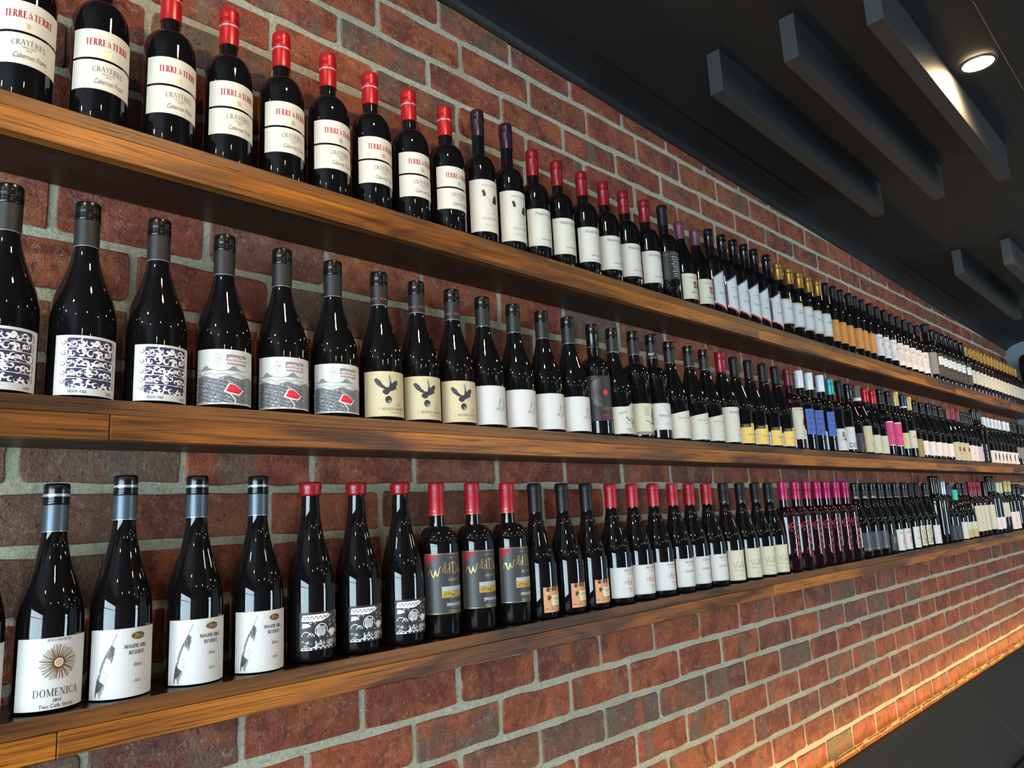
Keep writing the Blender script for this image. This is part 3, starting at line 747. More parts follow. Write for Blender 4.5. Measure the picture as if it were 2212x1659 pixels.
# how far (mm) the print sits off the middle of its label
SHIFT = dict(slant_label=-8, red_cap_white=-8, ragged_label=-10, insect_label=-8, bold_capitals=-10, dark_red_word=-8, crest_label=-10, cream_low=-8, faint_cream=-8, bold_cream=-10, pinkwhite_low=-6, square_cream=-8, square_cream_red=-8, white_mark=-8, feather_far=-6, white_capitals=-12, tag_label=-14, gold_far=-8, red_disc=-8, bold_white=-10, white_sugar=-10, number_label=-6, tall_cream=-10, red_word=-6, signature_label=-8, wantirna=-8, road_cap=-16, feather_label=-17, hills_label=-12, bird_label=-5, dotted_sun=-6, sketch_label=-4, cullen=-2)
def btype(key, shape, R, H, cap, zc, labels=(), art=None, zsh=None, rn=.0148, glass=None, top=None, ring=None, capart=None, rot=0.0, glassart=None, band=None, seg=32):
    """one prototype: list of (part name, mesh, parent index)"""
    if zsh is None: zsh = (H * .59, H * .715) if shape == 'bordeaux' else (H * .40, H * .80)
    parts = [('glass_body', lathe_mesh('glass_body', glass_prof(shape, R, H, rn, zsh), seg, [glass or GLASS]), None)]
    style, colr = cap
    if art and key in SHIFT:
        for n, (q, m, lay) in enumerate(art.items):
            xs = [v[0] for v in q]
            if max(abs(v) for v in xs) < 44: art.items[n] = ([(v[0] + SHIFT[key], v[1]) for v in q], m, lay)
    nm = {'screw': 'screw_cap', 'two': 'screw_cap', 'capsule': 'capsule', 'wax': 'wax_seal'}[style]
    if style == 'two':
        parts.append(('cap_sleeve', lathe_mesh('cap_sleeve', [(rn + .0002, zc), (rn + .0011, zc + .0004), (rn + .0011, H - .030), (rn + .0002, H - .0299)], seg, [CAPM['sheensleeve' if ring else 'sleeve']]), None))  # on ringed caps a bluish reflection is painted into the sleeve colour
        parts.append((nm, lathe_mesh(nm, [(rn, H - .0305)] + cap_prof('screw', rn, zc, H)[2:], seg, [CAPM['black']]), None))
        ci = len(parts) - 1
        if ring: parts.append(('knurled_ring', lathe_mesh('knurled_ring', [(rn, H - .0185), (rn + .0019, H - .0184), (rn + .0019, H - .0146), (rn, H - .0145)], 40, [CAPM['silver']]), ci))
        parts.append(('sleeve_edge', lathe_mesh('sleeve_edge', [(rn, zc - .0006), (rn + .0012, zc - .0005), (rn + .0012, zc + .0003), (rn, zc + .0004)], seg, [CAPM['silver']]), 1))
    else:
        parts.append((nm, lathe_mesh(nm, cap_prof(style, rn, zc, H), seg, [CAPM[colr]]), None)); ci = len(parts) - 1
        if band: parts.append(('cap_band', lathe_mesh('cap_band', [(rn, band[0]), (rn + .0016, band[0] + .0003), (rn + .0016, band[1]), (rn, band[1] + .0003)], seg, [CAPM[band[2]]]), ci))
    if top: parts.append(('cap_top', lathe_mesh('cap_top', [(rn - .001, H - .0002), (rn + .0008, H - .0006), (rn + .0002, H + .0009), (rn - .004, H + .0014)], seg, [CAPM[top]]), ci))
    if capart: parts.append(('cap_lettering', capart.mesh('cap_lettering', rn + .0013, 2.0), ci))
    for k, L in enumerate(labels):
        parts.append(('label', label_mesh('label', R, *L), None))
    if art:
        li = len(parts) - 1 if labels else 0
        parts.append(('lettering', art.mesh('lettering', R + .0005), li))
    if glassart: parts.append(('lettering', glassart.mesh('lettering', R + .0002), 0))
    TYPES[key] = (parts, rot, R)
def place(key, x, y, z, label, group, jit=0.0):
    parts, rot, _ = TYPES[key]
    root = empty('wine_bottle', (x, y, z), math.radians(rot + jit))
    tag(root, label, 'wine bottle', group)
    made = []
    for nm, me, par in parts:
        o = D.objects.new(nm, me); C.objects.link(o); o.parent = root if par is None else made[par]
        made.append(o)
    return root
deg = lambda mm, R: math.degrees(mm / 1000 / R)
P = PAPER

# ---- top shelf
a = Art(); R = .0415
a.text('TERRE', -3, 130, 11.5, 'red', 'serif', 'r', sx=.66, thick=.24); a.text('à', 1.2, 131, 11, 'red', 'sans', sx=.9); a.text('TERRE', 5.5, 130, 11.5, 'red', 'serif', 'l', sx=.66, thick=.24)
for k in range(9): a.ring(1 + (k % 3 - 1) * 2.2, 121 - (k // 3) * 2.6, 1.5, 1.3, .5, 'gold', 0, 330, 8)
a.text('CRAYÈRES', 2, 88, 8.4, 'grey', 'serif', sx=.86, arc=.006, thick=.13); a.text('VINEYARD', 2, 82.5, 2.7, 'grey', 'serif', sx=1.1, thick=.12, thin=.07); a.text('2022', 2, 78.2, 2.7, 'grey', 'serif', sx=1.1, thin=.08); a.text('Cabernet Franc', 4, 66.5, 8.0, 'grey', sh=.45, sx=.62)
ca = Art()
for k in range(6): ca.text('TERRE à TERRE', -38 + k * 15.2, 283, 3.2, 'white', 'sans', sx=.55)
TERRE_L = [(-72, 72, .157, .109, P['warm']), (-72, 72, .105, .057, P['warm'])]
btype('terre', 'bordeaux', R, .319, ('screw', 'red'), .246, TERRE_L, a, (.182, .229), .0158, capart=ca)
a = Art(); R = .038
a.text('DIANA MADELINE', 0, 142, 4.4, 'grey', 'serif', sx=1.0, thick=.12)
a.line([(-15, 124), (-12, 116), (-4, 104), (6, 92), (14, 82), (22, 79)], .7, 'lgrey'); a.line([(-3, 103), (2, 88), (10, 74), (20, 70)], .6, 'lgrey')
a.disc(-17, 122, 4.2, 6.4, 'grey', 14); a.disc(-19, 128, 3.6, 4.2, 'grey', 12); a.disc(-24, 116, 1, 1, 'grey', 6); a.disc(-22, 126, .9, .9, 'grey', 6)
a.poly([(2, 104), (5, 108), (3, 112), (7, 113), (6, 118), (10, 118), (10, 124), (13, 121), (14, 127), (16, 121), (19, 123), (18, 116), (21, 115), (18, 110), (20, 106), (16, 104), (16, 99), (11, 102), (8, 98), (7, 102)], 'grey')
a.text('WILYABRUP', 3, 74, 2.2, 'lgrey', 'serif', sx=1.3, thin=.08); a.text('CULLEN WINES', 1, 60, 5.2, 'grey', 'serif', sx=1.05, thick=.13); a.text('WINE OF AUSTRALIA', 1, 46, 2.4, 'lgrey', 'serif', sx=1.25, thin=.08)
btype('cullen', 'bordeaux', R, .349, ('screw', 'plum'), .280, [(-82, 82, .158, .031, P['warm'])], a, (.190, .235), .0150)
a = Art()
a.text('Wantirna Estate', 4, 121, 8.6, 'grey', sx=.72); a.text('YARRA VALLEY', 18, 115, 2.2, 'lgrey', 'serif', thin=.08)
a.line([(18, 72), (18, 80), (21, 86)], .7, 'lgrey'); a.line([(18, 79), (14, 84)], .5, 'lgrey'); [a.ring(18 + 4 * math.cos(q), 86 + 4 * math.sin(q), 2.2, 1.8, .5, 'lgrey', 0, 300, 7) for q in (0, 1, 2, 3)]; a.line([(20, 88), (28, 104)], .4, 'lgrey'); a.disc(14, 100, .8, .8, 'lgrey', 6)
a.text('2021', 24, 64, 2.6, 'lgrey'); a.text('Amelia Cabernet Sauvignon', 12, 57, 4.6, 'grey', sx=.66); a.rect(-40, 47, 44, 47.5, 'lgrey'); a.text('WINE OF AUSTRALIA', 20, 50, 1.6, 'lgrey')
btype('wantirna', 'bordeaux', R, .310, ('screw', 'dred'), .238, [(-80, 80, .138, .041, P['warm'])], a, (.178, .222), .0148)
a = Art(); a.rect(-46, 148, 46, 148.5, 'silver'); a.text('YALUMBA', 0, 151, 5, 'silver', 'serif', sx=1.4)
for k in range(9): a.text(['In 1889, Yalumba shipped', 'claret blended cask one', 'these wines aged in the', 'made for its great depth', 'Vintage 2018 has been', 'of Yalumba\'s connois', 'handcrafted shiraz and', 'claret aged perfectly', 'an excellent restaurant'][k], -1 + (k % 3) * 2, 139.5 - k * 7.6, 4.0, 'white', sh=.4, sx=.72)
btype('script_black', 'bordeaux', .0375, .320, ('capsule', 'matte'), .250, [(-71, 71, .159, .070, P['black'])], a, (.182, .228))
a = Art(); a.text('ROCKFORD', 2, 91, 4.6, 'grey', 'sans', sx=1.35); a.rect(-9, 60, 15, 82, 'rust'); a.next(); [a.ring(3 + a.rng.uniform(-8, 8), 71 + a.rng.uniform(-7, 7), 2.4, 1.8, .7, 'white', 0, 300, 7) for _ in range(9)]
a.next(); a.text('RIFLE RANGE', 2, 53, 2.4, 'grey', sx=1.2); a.text('Cabernet Sauvignon', 6, 43, 6.6, 'grey', sh=.35, sx=.68); a.text('BAROSSA', 2, 30, 3.0, 'grey', 'serif', sx=1.4)
btype('brown_square', 'burgundy', .0395, .290, ('capsule', 'mauve'), .230, [(-66, 66, .107, .025, P['ivory'])], a, (.135, .235))
def tallies():
    R = .036
    up = lambda t: .134 + .030 * (t if t < .62 else 0.62 - (t - .62)) / .62
    dn = lambda t: .046 - .024 * (t if t < .62 else 0.62 - (t - .62)) / .62
    a = Art(); W = R * 1000 * math.radians(64)
    def edge(f, o0, o1, m):
        for k in range(24):
            t0, t1 = k / 24, (k + 1) / 24
            a.poly([(-W + 2 * W * t0, f(t0) * 1000 + o0), (-W + 2 * W * t1, f(t1) * 1000 + o0), (-W + 2 * W * t1, f(t1) * 1000 + o1), (-W + 2 * W * t0, f(t0) * 1000 + o1)], m)
    edge(up, -4, 0, 'navy'); edge(dn, 0, 4.5, 'bright_red'); a.rect(-W, 50, -W + 4, 130, 'purple'); a.next()
    a.rect(-W, 128, -W + 5, 135, 'cream'); a.rect(-W, 46, -W + 5, 53, 'cream'); a.rect(11, 34, 12.4, 146, 'copper')
    a.text('BALNAVES', -8, 112, 4.2, 'lgrey', 'serif', sx=1.2); a.text('COONAWARRA', -8, 102, 2.4, 'lgrey', 'serif', sx=1.2, thin=.08); a.text('The Tally', -8, 76, 7.5, 'grey', sh=.5, sx=.75)
    btype('chevron', 'bordeaux', R, .312, ('screw', 'black'), .250, [(-64, 64, up, dn, P['white'])], a, (.182, .225), .0142)
tallies()
a = Art(); a.rect(-40, 143.5, 40, 148, 'tan'); a.rect(-40, 51, 40, 55, 'tan'); a.frame(-39, 56, 39, 142, .8, 'lgrey'); a.text('Domaine A', 2, 106, 9.5, 'grey', sh=.4, sx=.75); a.text('ESTATE', 4, 134, 2.6, 'lgrey', 'serif', sx=1.2); a.text('STONEY', 20, 90, 2.5, 'grey', 'serif'); a.text('VINEYARD', 20, 85, 2.5, 'grey', 'serif'); a.text('CABERNET', 20, 80, 2.5, 'grey', 'serif'); a.text('TASMANIA AUSTRALIA', 4, 60, 2.2, 'grey')
btype('gold_capsule', 'bordeaux', .0375, .299, ('screw', 'gold'), .230, [(-66, 66, .148, .051, P['white'])], a, (.172, .218))
a = Art()
for k in range(26):
    x, y = a.rng.uniform(-34, 34), a.rng.uniform(50, 122); L = a.rng.uniform(10, 22); q = a.rng.uniform(.4, 2.7)
    a.line([(x, y), (x + L * math.cos(q) * .5, y + L * math.sin(q) * .5 + 1.5), (x + L * math.cos(q), y + L * math.sin(q))], a.rng.uniform(1.2, 3.2), a.rng.choice(['tan', 'dorange', 'tan']), True)
a.rect(-40, 127, 40, 128, 'dorange')
btype('orange_label', 'bordeaux', .037, .304, ('capsule', 'matte'), .246, [(-66, 66, .135, .043, P['orange'])], a, (.172, .215))
a = Art(); a.text('TAHBILK', 2, 122, 8, 'grey', 'serif', sx=1.05, thick=.13); a.disc(6, 96, 6, 8, 'coral', 16); a.next(); a.ring(6, 96, 6, 8, 1, 'mauve'); [a.scribble(-30, 80 - 5 * k, 62, 1.2, 26, .5, 'lgrey') for k in range(6)]
btype('white_capitals', 'bordeaux', .037, .301, ('capsule', 'matte'), .24, [(-66, 66, .143, .042, P['white'])], a, (.172, .215))
a = Art()
for k in range(130):
    x, y = a.rng.uniform(-30, 30), a.rng.uniform(50, 132); a.ring(x, y, a.rng.uniform(1.5, 4), a.rng.uniform(1.2, 3.4), .8, a.rng.choice(['purple', 'mauve', 'purple']), a.rng.uniform(0, 360), a.rng.uniform(400, 640), 9)
a.text('RESERVE', 2, 36, 4, 'lgrey', 'serif')
btype('lace_label', 'bordeaux', .037, .295, ('capsule', 'matte'), .235, [(-66, 66, .139, .028, P['pinkwhite'])], a, (.168, .212))
btype('grey_label', 'bordeaux', .040, .323, ('capsule', 'matte'), .274, [(-70, 70, .158, .039, P['grey'])], None, (.185, .232), .0175)
a = Art(); a.rect(-20, 102, 22, 148, 'white'); a.next(); a.text('Mc', -5, 132, 9, 'grey', sh=.2); [a.text('NICOLL', 2, 121 - 8 * k, 4.6, 'grey', 'serif') for k in range(2)]
[a.scribble(-38, 50 + 9 * k, 76, 4, 30, .6, 'tan') for k in range(4)]
btype('tag_label', 'bordeaux', .037, .307, ('capsule', 'black'), .245, [(-74, 74, .168, .037, P['brown'])], a, (.184, .226))
a = Art(); a.text('HOUGHTON', 2, 118, 4.5, 'grey', 'serif', sx=1.1); [a.scribble(-6, 84 + 5 * k, 14, 3, 9, .7, 'lgrey') for k in range(4)]; a.text('RESERVE', 2, 68, 3, 'lgrey', 'serif')
btype('gold_far', 'bordeaux', .0375, .301, ('capsule', 'gold'), .230, [(-66, 66, .140, .057, P['ivory'])], a, (.170, .215), glass=GLASS_R)

# ---- middle shelf
def scrolls():
    a = Art(); r = a.rng
    for k in range(5):
        y0, y1 = 14.5 + k * 14.6, 27.5 + k * 14.6; x0 = -33 + r.uniform(-2, 3)
        a.poly([(x0, y0 + 2), (x0 + 2, y0), (32, y0 - .5), (34, y0 + 1.5), (34, y1 - 1.5), (32, y1), (x0 + 2, y1 + .4), (x0, y1 - 2)], 'navy')
    a.next()
    for k in range(5):
        yc = 21 + k * 14.6
        for q in range(9):
            x = -29 + q * 7.2 + r.uniform(-1.5, 1.5); y = yc + r.uniform(-3, 3); fl = r.choice([-1, 1])
            a.spiral(x, y, r.uniform(4.4, 7.0), r.uniform(0, 6.3), r.uniform(.8, 1.2), r.uniform(2.0, 3.2), 'white', 16, fl)
        for q in range(7):
            x = r.uniform(-28, 28); y = yc + r.uniform(-3.5, 3.5); L = r.uniform(7, 12); t = r.uniform(0, 6.3)
            a.line([(x + L * u * math.cos(t + 1.4 * u), y + .62 * L * u * math.sin(t + 1.4 * u)) for u in (0, .2, .4, .6, .8, 1)], r.uniform(2.2, 3.4), 'white', True)
    a.next()
    for k in range(5):
        yc = 21 + k * 14.6
        for q in range(6):
            x = r.uniform(-30, 30); y = yc + r.uniform(-5, 5); a.spiral(x, y, r.uniform(2.5, 4.2), r.uniform(0, 6.3), 1.1, .8, 'navy', 12, r.choice([-1, 1]))
        a.spiral(-35, yc + r.uniform(-3, 3), 4.5, r.uniform(2, 4), 1.0, 1.0, 'navy', 14, 1); a.ring(35, yc + r.uniform(-2, 2), 3.4, 5, .9, 'navy', -90, 90, 9)
    a.text('dom raz', -16, 7.2, 5.4, 'navy', sx=.9); a.text('syrah', 29, 7.2, 4.2, 'navy', sx=.8)
    return a
btype('scroll_label', 'burgundy', .0458, .306, ('two', 'black'), .235, [(-59, 59, .090, .004, P['white'])], scrolls(), (.118, .246), .0162)
def hills():
    a = Art(); r = a.rng
    def ridge(y, amp, n, lw, m='grey'): 
        pts = [(-50 + 100 * k / n, y + amp * math.sin(k * .9 + y) * r.uniform(.3, 1)) for k in range(n + 1)]; a.line(pts, lw, m); return pts
    for x0, w in ((-34, 22), (8, 26)):
        a.poly([(x0, 62), (x0 + w * .2, 65), (x0 + w * .35, 69), (x0 + w * .55, 70), (x0 + w * .7, 66), (x0 + w, 62.5)], 'lgrey')
    a.next(); ridge(62, 2.0, 26, .5); ridge(56, 2.6, 30, .6)
    a.poly([(-50, 10)] + [(-50 + 5 * k, 51 + 3 * math.sin(k * .8)) for k in range(21)] + [(50, 10)], 'lgrey'); a.next()
    for k in range(24): ridge(50 - k * 1.75, 1.8, 34, .55, 'grey' if k % 3 else 'black')
    for k in range(150): x, y = r.uniform(-48, 48), r.uniform(10, 52); a.line([(x, y), (x + r.uniform(1, 4), y + r.uniform(-1, 1.6))], .55, r.choice(['white', 'black', 'white']))
    a.next(); a.poly([(5, 27), (12, 41), (22, 40), (38, 30), (30, 22), (14, 24)], 'white'); a.next(); a.poly([(8, 28.5), (14, 40), (22, 39), (36, 30), (29, 24), (15, 26)], 'bright_red'); a.next()
    for k in range(5): a.line([(10 + 2 * k, 30 + .6 * k), (20 + 3.6 * k, 38.5 - 1.6 * k)], .35, 'coral')
    a.line([(14, 25), (24, 14), (22, 9)], 1.6, 'white')
    a.text('gathering field', 26, 84, 6.2, 'grey', sx=.72, rot=-.03); a.text('shiraz 2022 yarra valley', 26, 77.5, 3.8, 'bright_red', sx=.74, rot=-.03); a.text('by thousand candles', 26, 71.8, 3.8, 'grey', sx=.74, rot=-.03)
    for k in range(60): a.disc(-4 + r.gauss(0, 3.2), 82 + r.gauss(0, 5.5), .45, .45, 'lgrey', 5)
    return a
btype('hills_label', 'burgundy', .0458, .306, ('two', 'black'), .234, [(-66, 66, .097, .007, P['white'])], hills(), (.118, .246), .0162, rot=-13)
def raven():
    a = Art()
    a.poly([(-25, 79), (-20, 81), (-13, 75), (-9, 68), (-6, 66), (-3, 63), (3, 63), (5, 70), (3, 84), (5, 89), (8, 80), (9, 70), (16, 76), (22, 77), (23, 70), (19, 66), (20, 61), (12, 57), (6, 55), (2, 50), (-3, 48), (-9, 52), (-9, 57), (-5, 59), (-12, 62), (-19, 67), (-24, 74)], 'grey'); a.next()
    a.poly([(3, 84), (5, 89), (8, 80), (9, 72), (5, 74)], 'lgrey'); a.disc(2, 39, 6.6, 7.2, 'grey', 20); a.next(); a.disc(4, 35.5, 3.6, 3.0, 'lgrey', 14)
    a.text('F', -16, 19, 5.6, 'copper', 'serif'); a.text('ALLEN GIANTS', -12, 19, 5.0, 'brown', 'serif', 'l', sx=1.25, thick=.17); a.text('SHIRAZ', 24, 28, 2.6, 'brown', 'serif', sx=1.2); a.text('2022', 26, 33, 2.4, 'brown', 'serif'); a.text('ESTATE VINEYARD', 20, 13.5, 2.2, 'brown', 'serif', sx=1.1)
    return a
ca = Art(); [ca.text('GRAMPIANS', x, 245, 3.4, 'copper', 'serif', sx=1.0, thick=.2) for x in (-23, 8, 39)]
btype('bird_label', 'burgundy', .0435, .304, ('two', 'black'), .234, [(-67, 67, .094, .007, P['cream'])], raven(), (.118, .246), .0160, rot=-14, capart=ca)
a = Art()
a.line([(-1, 52), (3, 57), (5, 62), (4, 65), (2, 62), (1, 54), (-2, 43), (-6, 38), (-9, 39), (-8, 43), (-3, 42), (2, 37), (6, 36)], 1.0, 'grey')
a.line([(9, 44), (7, 46), (5, 43), (6, 39), (9, 40), (10, 45), (10, 39), (13, 40)], .7, 'grey'); a.line([(14, 36), (15, 50), (13, 62), (16, 64), (21, 62), (24, 55), (21, 49), (15, 48)], 1.0, 'grey'); a.line([(24, 46), (24, 40), (26, 45), (29, 45)], .7, 'grey'); a.line([(33, 44), (30, 42), (32, 38), (35, 41), (33, 45)], .7, 'grey'); a.line([(37, 45), (39, 39), (42, 46)], .7, 'grey')
a.line([(27, 31), (22, 32), (20, 27), (25, 23), (24, 16), (19, 14), (18, 20), (26, 26), (30, 29), (28, 22), (33, 28), (32, 17), (35, 27), (38, 24)], .8, 'grey'); a.text('2021', 34, 62, 2.4, 'grey')
btype('plain_white', 'burgundy', .0430, .303, ('two', 'black'), .233, [(-78, 78, .092, .007, P['white'])], a, (.118, .246), .0158)
a = Art()
for rr in range(9):
    for q in range(40):
        t = 2 * PI * (q + .5 * (rr % 2)) / 40; L = 8 + rr * 3.3
        x, y = -13 + L * math.cos(t), 112 + L * 1.02 * math.sin(t)
        if -48 < x: a.disc(x, y, .18 + .1 * rr, .3 + .12 * rr, 'silver' if x < -13 else 'grey', 5)
a.disc(-2, 112, 6.8, 7.8, 'bright_red', 20); a.text('FANTINI', 2, 66, 8, 'copper', 'serif', sx=.95); a.text('SANGIOVESE', 2, 51, 4.6, 'bright_red', 'serif', sx=.9, thick=.2); a.rect(-22, 47, 26, 48, 'bright_red')
ca = Art(); [ca.text('FANTINI', x, 236, 3.0, 'silver') for x in (-26, 4, 34)]
btype('dotted_sun', 'bordeaux', .0385, .300, ('screw', 'black'), .232, [(-86, 76, .156, .039, P['black'])], a, (.170, .215), top='crimson', capart=ca)
a = Art(); r = a.rng
for k in range(26):
    x, y = 6 + r.gauss(0, 11), 34 + r.gauss(0, 12); y = min(max(y, 14), 66); a.spiral(x, y, r.uniform(3, 8), r.uniform(0, 6), r.uniform(.5, 1.2), r.uniform(.7, 1.3), 'grey', 10, r.choice([-1, 1]))
a.poly([(-18, 50), (-4, 40), (-2, 43), (-16, 55)], 'lgrey'); a.line([(10, 66), (12, 88), (16, 66)], .8, 'grey'); a.line([(14, 70), (26, 70), (26, 60)], 1, 'grey'); a.text('State of P', -24, 62, 6, 'grey', sh=.3, sx=.7, rot=.25); [a.spiral(-14 + 12 * k, 20, 4, k, .9, .9, 'grey') for k in range(4)]
btype('doodle_label', 'burgundy', .042, .301, ('two', 'black'), .234, [(-70, 70, lambda t: .080 + .012 * math.exp(-((t - .66) / .16) ** 2), .009, P['warm'])], a, (.118, .246))
a = Art(); r = a.rng
for k in range(3): a.line([(-14 + 5 * k, 62 + k), (-13.5 + 5 * k, 88)], 1.0, 'grey')
a.poly([(8, 62), (16, 90), (22, 92), (24, 80), (32, 60), (34, 44), (12, 42), (10, 52)], 'lgrey'); a.next(); [a.line([(12 + r.uniform(-2, 14), 50 + r.uniform(0, 28)), (18 + r.uniform(-4, 14), 46 + r.uniform(0, 40))], .8, 'black') for _ in range(22)]
a.rect(2, 40, 36, 43, 'black'); a.line([(-14, 50), (-2, 46), (6, 46)], 1.6, 'black'); a.line([(12, 40), (8, 14)], 1.4, 'black'); a.line([(24, 40), (36, 16)], 1.4, 'black'); a.line([(10, 28), (30, 28)], 1, 'black'); a.spiral(16, 18, 5, 0, 1, 1, 'black'); a.rect(-46, 13, 46, 20, 'lgrey')
btype('sketch_label', 'bordeaux', .0385, .307, ('two', 'black'), .239, [(-80, 80, .097, .012, P['ivory'])], a, (.174, .219))
a = Art(); r = a.rng; a.line([(-10, 100), (0, 94), (12, 84), (18, 72), (26, 66)], .7, 'grey'); [a.scribble(-44, 44 + 4.5 * k, 40, 4, 18, .35, 'lgrey') for k in range(5)]; a.text('Fighting Gully', 4, 66, 7.2, 'grey', sh=.5, sx=.75); a.text('2021', 10, 50, 2.4, 'lgrey'); a.text('BEECHWORTH', 10, 45.5, 2.4, 'lgrey', 'serif', thin=.08); a.text('CABERNET', 10, 41, 2.4, 'lgrey', 'serif', thin=.08); a.frame(-48, 31, 48, 102, .4, 'lgrey')
ca = Art(); [ca.text('Road', x, 248, 7, 'white', sh=.45, sx=.8) for x in (-20, 12, 40)]
btype('road_cap', 'bordeaux', .0385, .310, ('two', 'black'), .239, [(-78, 78, .104, .029, P['white'])], a, (.174, .219), capart=ca)
a = Art(); a.text('MOORES HILL', 2, 64, 6.4, 'grey', 'serif', sx=.95, thick=.1, thin=.05); a.text('TASMANIA', 2, 56, 2.6, 'lgrey', 'serif', sx=1.2, thin=.08); a.line([(2, 38), (4, 46), (7, 40), (10, 47), (12, 38)], .7, 'lgrey'); a.line([(7, 40), (7, 30)], .7, 'lgrey'); a.text('PINOT NOIR', 4, 21, 3, 'lgrey', 'serif', thin=.08); a.text('2023', 6, 15, 2.6, 'lgrey', 'serif')
btype('slant_label', 'burgundy', .042, .302, ('two', 'black'), .236, [(-77, 77, lambda t: .078 + .020 * t, .009, P['warm'])], a, (.118, .246), top='pgold')
a = Art(); a.text('Wantirna Estate', 2, 100, 7.6, 'grey', sx=.72); a.text('YARRA VALLEY', 12, 94, 2.2, 'lgrey'); a.disc(4, 78, 1, 1, 'lgrey', 6); [a.ring(14 + 4 * k, 60 - 5 * (k % 2), 3, 4, .6, 'lgrey', 0, 300, 8) for k in range(3)]; a.line([(2, 50), (8, 44), (14, 42)], .6, 'lgrey'); a.text('Lily Pinot Noir', 12, 28, 4, 'grey', sx=.7); a.text('YARRA', 14, 15, 2, 'lgrey')
btype('red_cap_white', 'burgundy', .042, .306, ('screw', 'dred'), .238, [(-78, 78, .120, .009, P['warm'])], a, (.126, .248))
a = Art(); a.rect(-40, 61, -5, 72, 'black'); a.next(); a.text('BINDI', -23, 63, 6, 'tan', 'serif', sx=.95); a.text('BLOCK 5', -4, 34, 5.2, 'black', 'sans', sx=.95); a.text('PINOT NOIR', 0, 22, 2.4, 'rust'); a.text('2022', 0, 17, 2.4, 'rust')
btype('yellow_label', 'burgundy', .042, .302, ('capsule', 'matte'), .236, [(-57, 57, lambda t: .061 if t < .42 else .074, .009, P['yellow'])], a, (.118, .246))
a = Art(); a.text('CHAMBERS', 0, 142, 7.4, 'rust', 'serif', sx=.95); a.text('Rosewood', 2, 132, 3.2, 'lgrey', sx=.8); a.text('MUSCAT', 2, 126, 2.6, 'lgrey', 'serif'); a.poly([(4, 90), (10, 112), (18, 120), (26, 112), (24, 96), (20, 90), (16, 78), (12, 88)], 'red'); [a.text('Rutherglen', 6, 64 - 8 * k, 4, 'lgrey', sh=.3, sx=.8) for k in range(3)]
btype('ragged_label', 'bordeaux', .0385, .305, ('screw', 'maroon'), .239, [(-62, 62, lambda t: .154 - .0008 * (int(t * 24) % 2), lambda t: .037 + .0012 * (int(t * 24) % 3), P['ivory'])], a, (.170, .215), glass=GLASS_R)
a = Art(); [a.text(q, -26, 136 - 21 * k, 14, 'navy', 'sans', 'l', sx=.82) for k, q in enumerate(('CHAL', 'MERS', 'PRO', 'JECT'))]
btype('blue_label', 'bordeaux', .0385, .308, ('screw', 'white'), .240, [(-54, 54, .156, .061, P['blue'])], a, (.172, .217))
a = Art(); r = a.rng; a.disc(-4, 72, 7, 11, 'grey', 16); a.disc(4, 52, 6, 6, 'black', 14); a.next(); a.disc(-5, 73, 4, 7, 'lgrey', 12)
for k in range(8): t = -.4 + k * .52; a.line([(4, 52), (4 + 18 * math.cos(t), 52 + 14 * math.sin(t)), (4 + 28 * math.cos(t + .3), 44 + 26 * math.sin(t))], 1.6, 'grey', True)
btype('insect_label', 'bordeaux', .0385, .303, ('screw', 'teal'), .236, [(-64, 64, .095, .009, P['white'])], a, (.170, .215))
a = Art(); a.text('DEN', -2, 24, 19, 'black', 'sans', sx=.9); a.text('Adelaide', -14, 82, 3.4, 'lgrey', sx=.8); [a.ring(16 + a.rng.uniform(-6, 6), 66 + a.rng.uniform(-14, 14), 4, 5, .6, 'lgrey', 0, 280, 8) for _ in range(5)]
btype('bold_capitals', 'bordeaux', .0385, .304, ('capsule', 'matte'), .236, [(-66, 66, .107, .016, P['white'])], a, (.170, .215))
a = Art(); a.rect(-34, 60, 34, 84, 'grey'); a.next(); a.text('DEN', 2, 32, 9, 'bright_red', sx=.9); a.text('SHIRAZ', 2, 22, 4, 'lgrey')
btype('dark_red_word', 'burgundy', .041, .299, ('screw', 'black'), .232, [(-60, 60, .085, .010, P['black'])], a, (.115, .242))
a = Art(); a.ring(-4, 98, 6, 8, 1.4, 'lgrey', 20, 340, 12); a.text('MARTINO', 4, 78, 3, 'lgrey', 'serif'); [a.disc(2 + a.rng.uniform(-10, 12), 40 + a.rng.uniform(-10, 10), 2.2, 2.2, a.rng.choice(['coral', 'red', 'green']), 8) for _ in range(10)]; a.line([(-10, 56), (-4, 48), (4, 50)], 1, 'brown')
btype('crest_label', 'burgundy', .041, .301, ('capsule', 'taupe'), .236, [(-62, 62, .120, .010, P['cream'])], a, (.128, .244), band=(.232, .246, 'white'))
a = Art(); a.text('ROOT', 8, 70, 4, 'lgrey', 'serif'); a.text('VINEYARD SHIRAZ', 4, 44, 3, 'tan', 'serif'); a.text('2021', 8, 36, 2.6, 'tan')
btype('cream_low', 'burgundy', .041, .295, ('screw', 'red'), .234, [(-62, 62, .086, .008, P['ivory'])], a, (.112, .240))
a = Art(); a.rect(-36, 153, 36, 157, 'white'); a.rect(-36, 48, 36, 51, 'white'); [a.disc(a.rng.uniform(-24, 24), a.rng.uniform(92, 112), 8, 5, 'magenta', 10) for _ in range(6)]; a.next(); a.text('Kin', 10, 74, 10, 'white'); a.text('the', -10, 76, 4, 'white'); a.text('SHIRAZ', 0, 62, 3, 'coral')
btype('pink_label', 'bordeaux', .0385, .310, ('two', 'black'), .244, [(-62, 62, .157, .048, P['pink'])], a, (.174, .219))
a = Art(); [a.scribble(-28, 92 - 14 * k, 56, 8, 12, .8, 'tan') for k in range(3)]; a.text('MERLOT', 2, 52, 3, 'tan', 'serif')
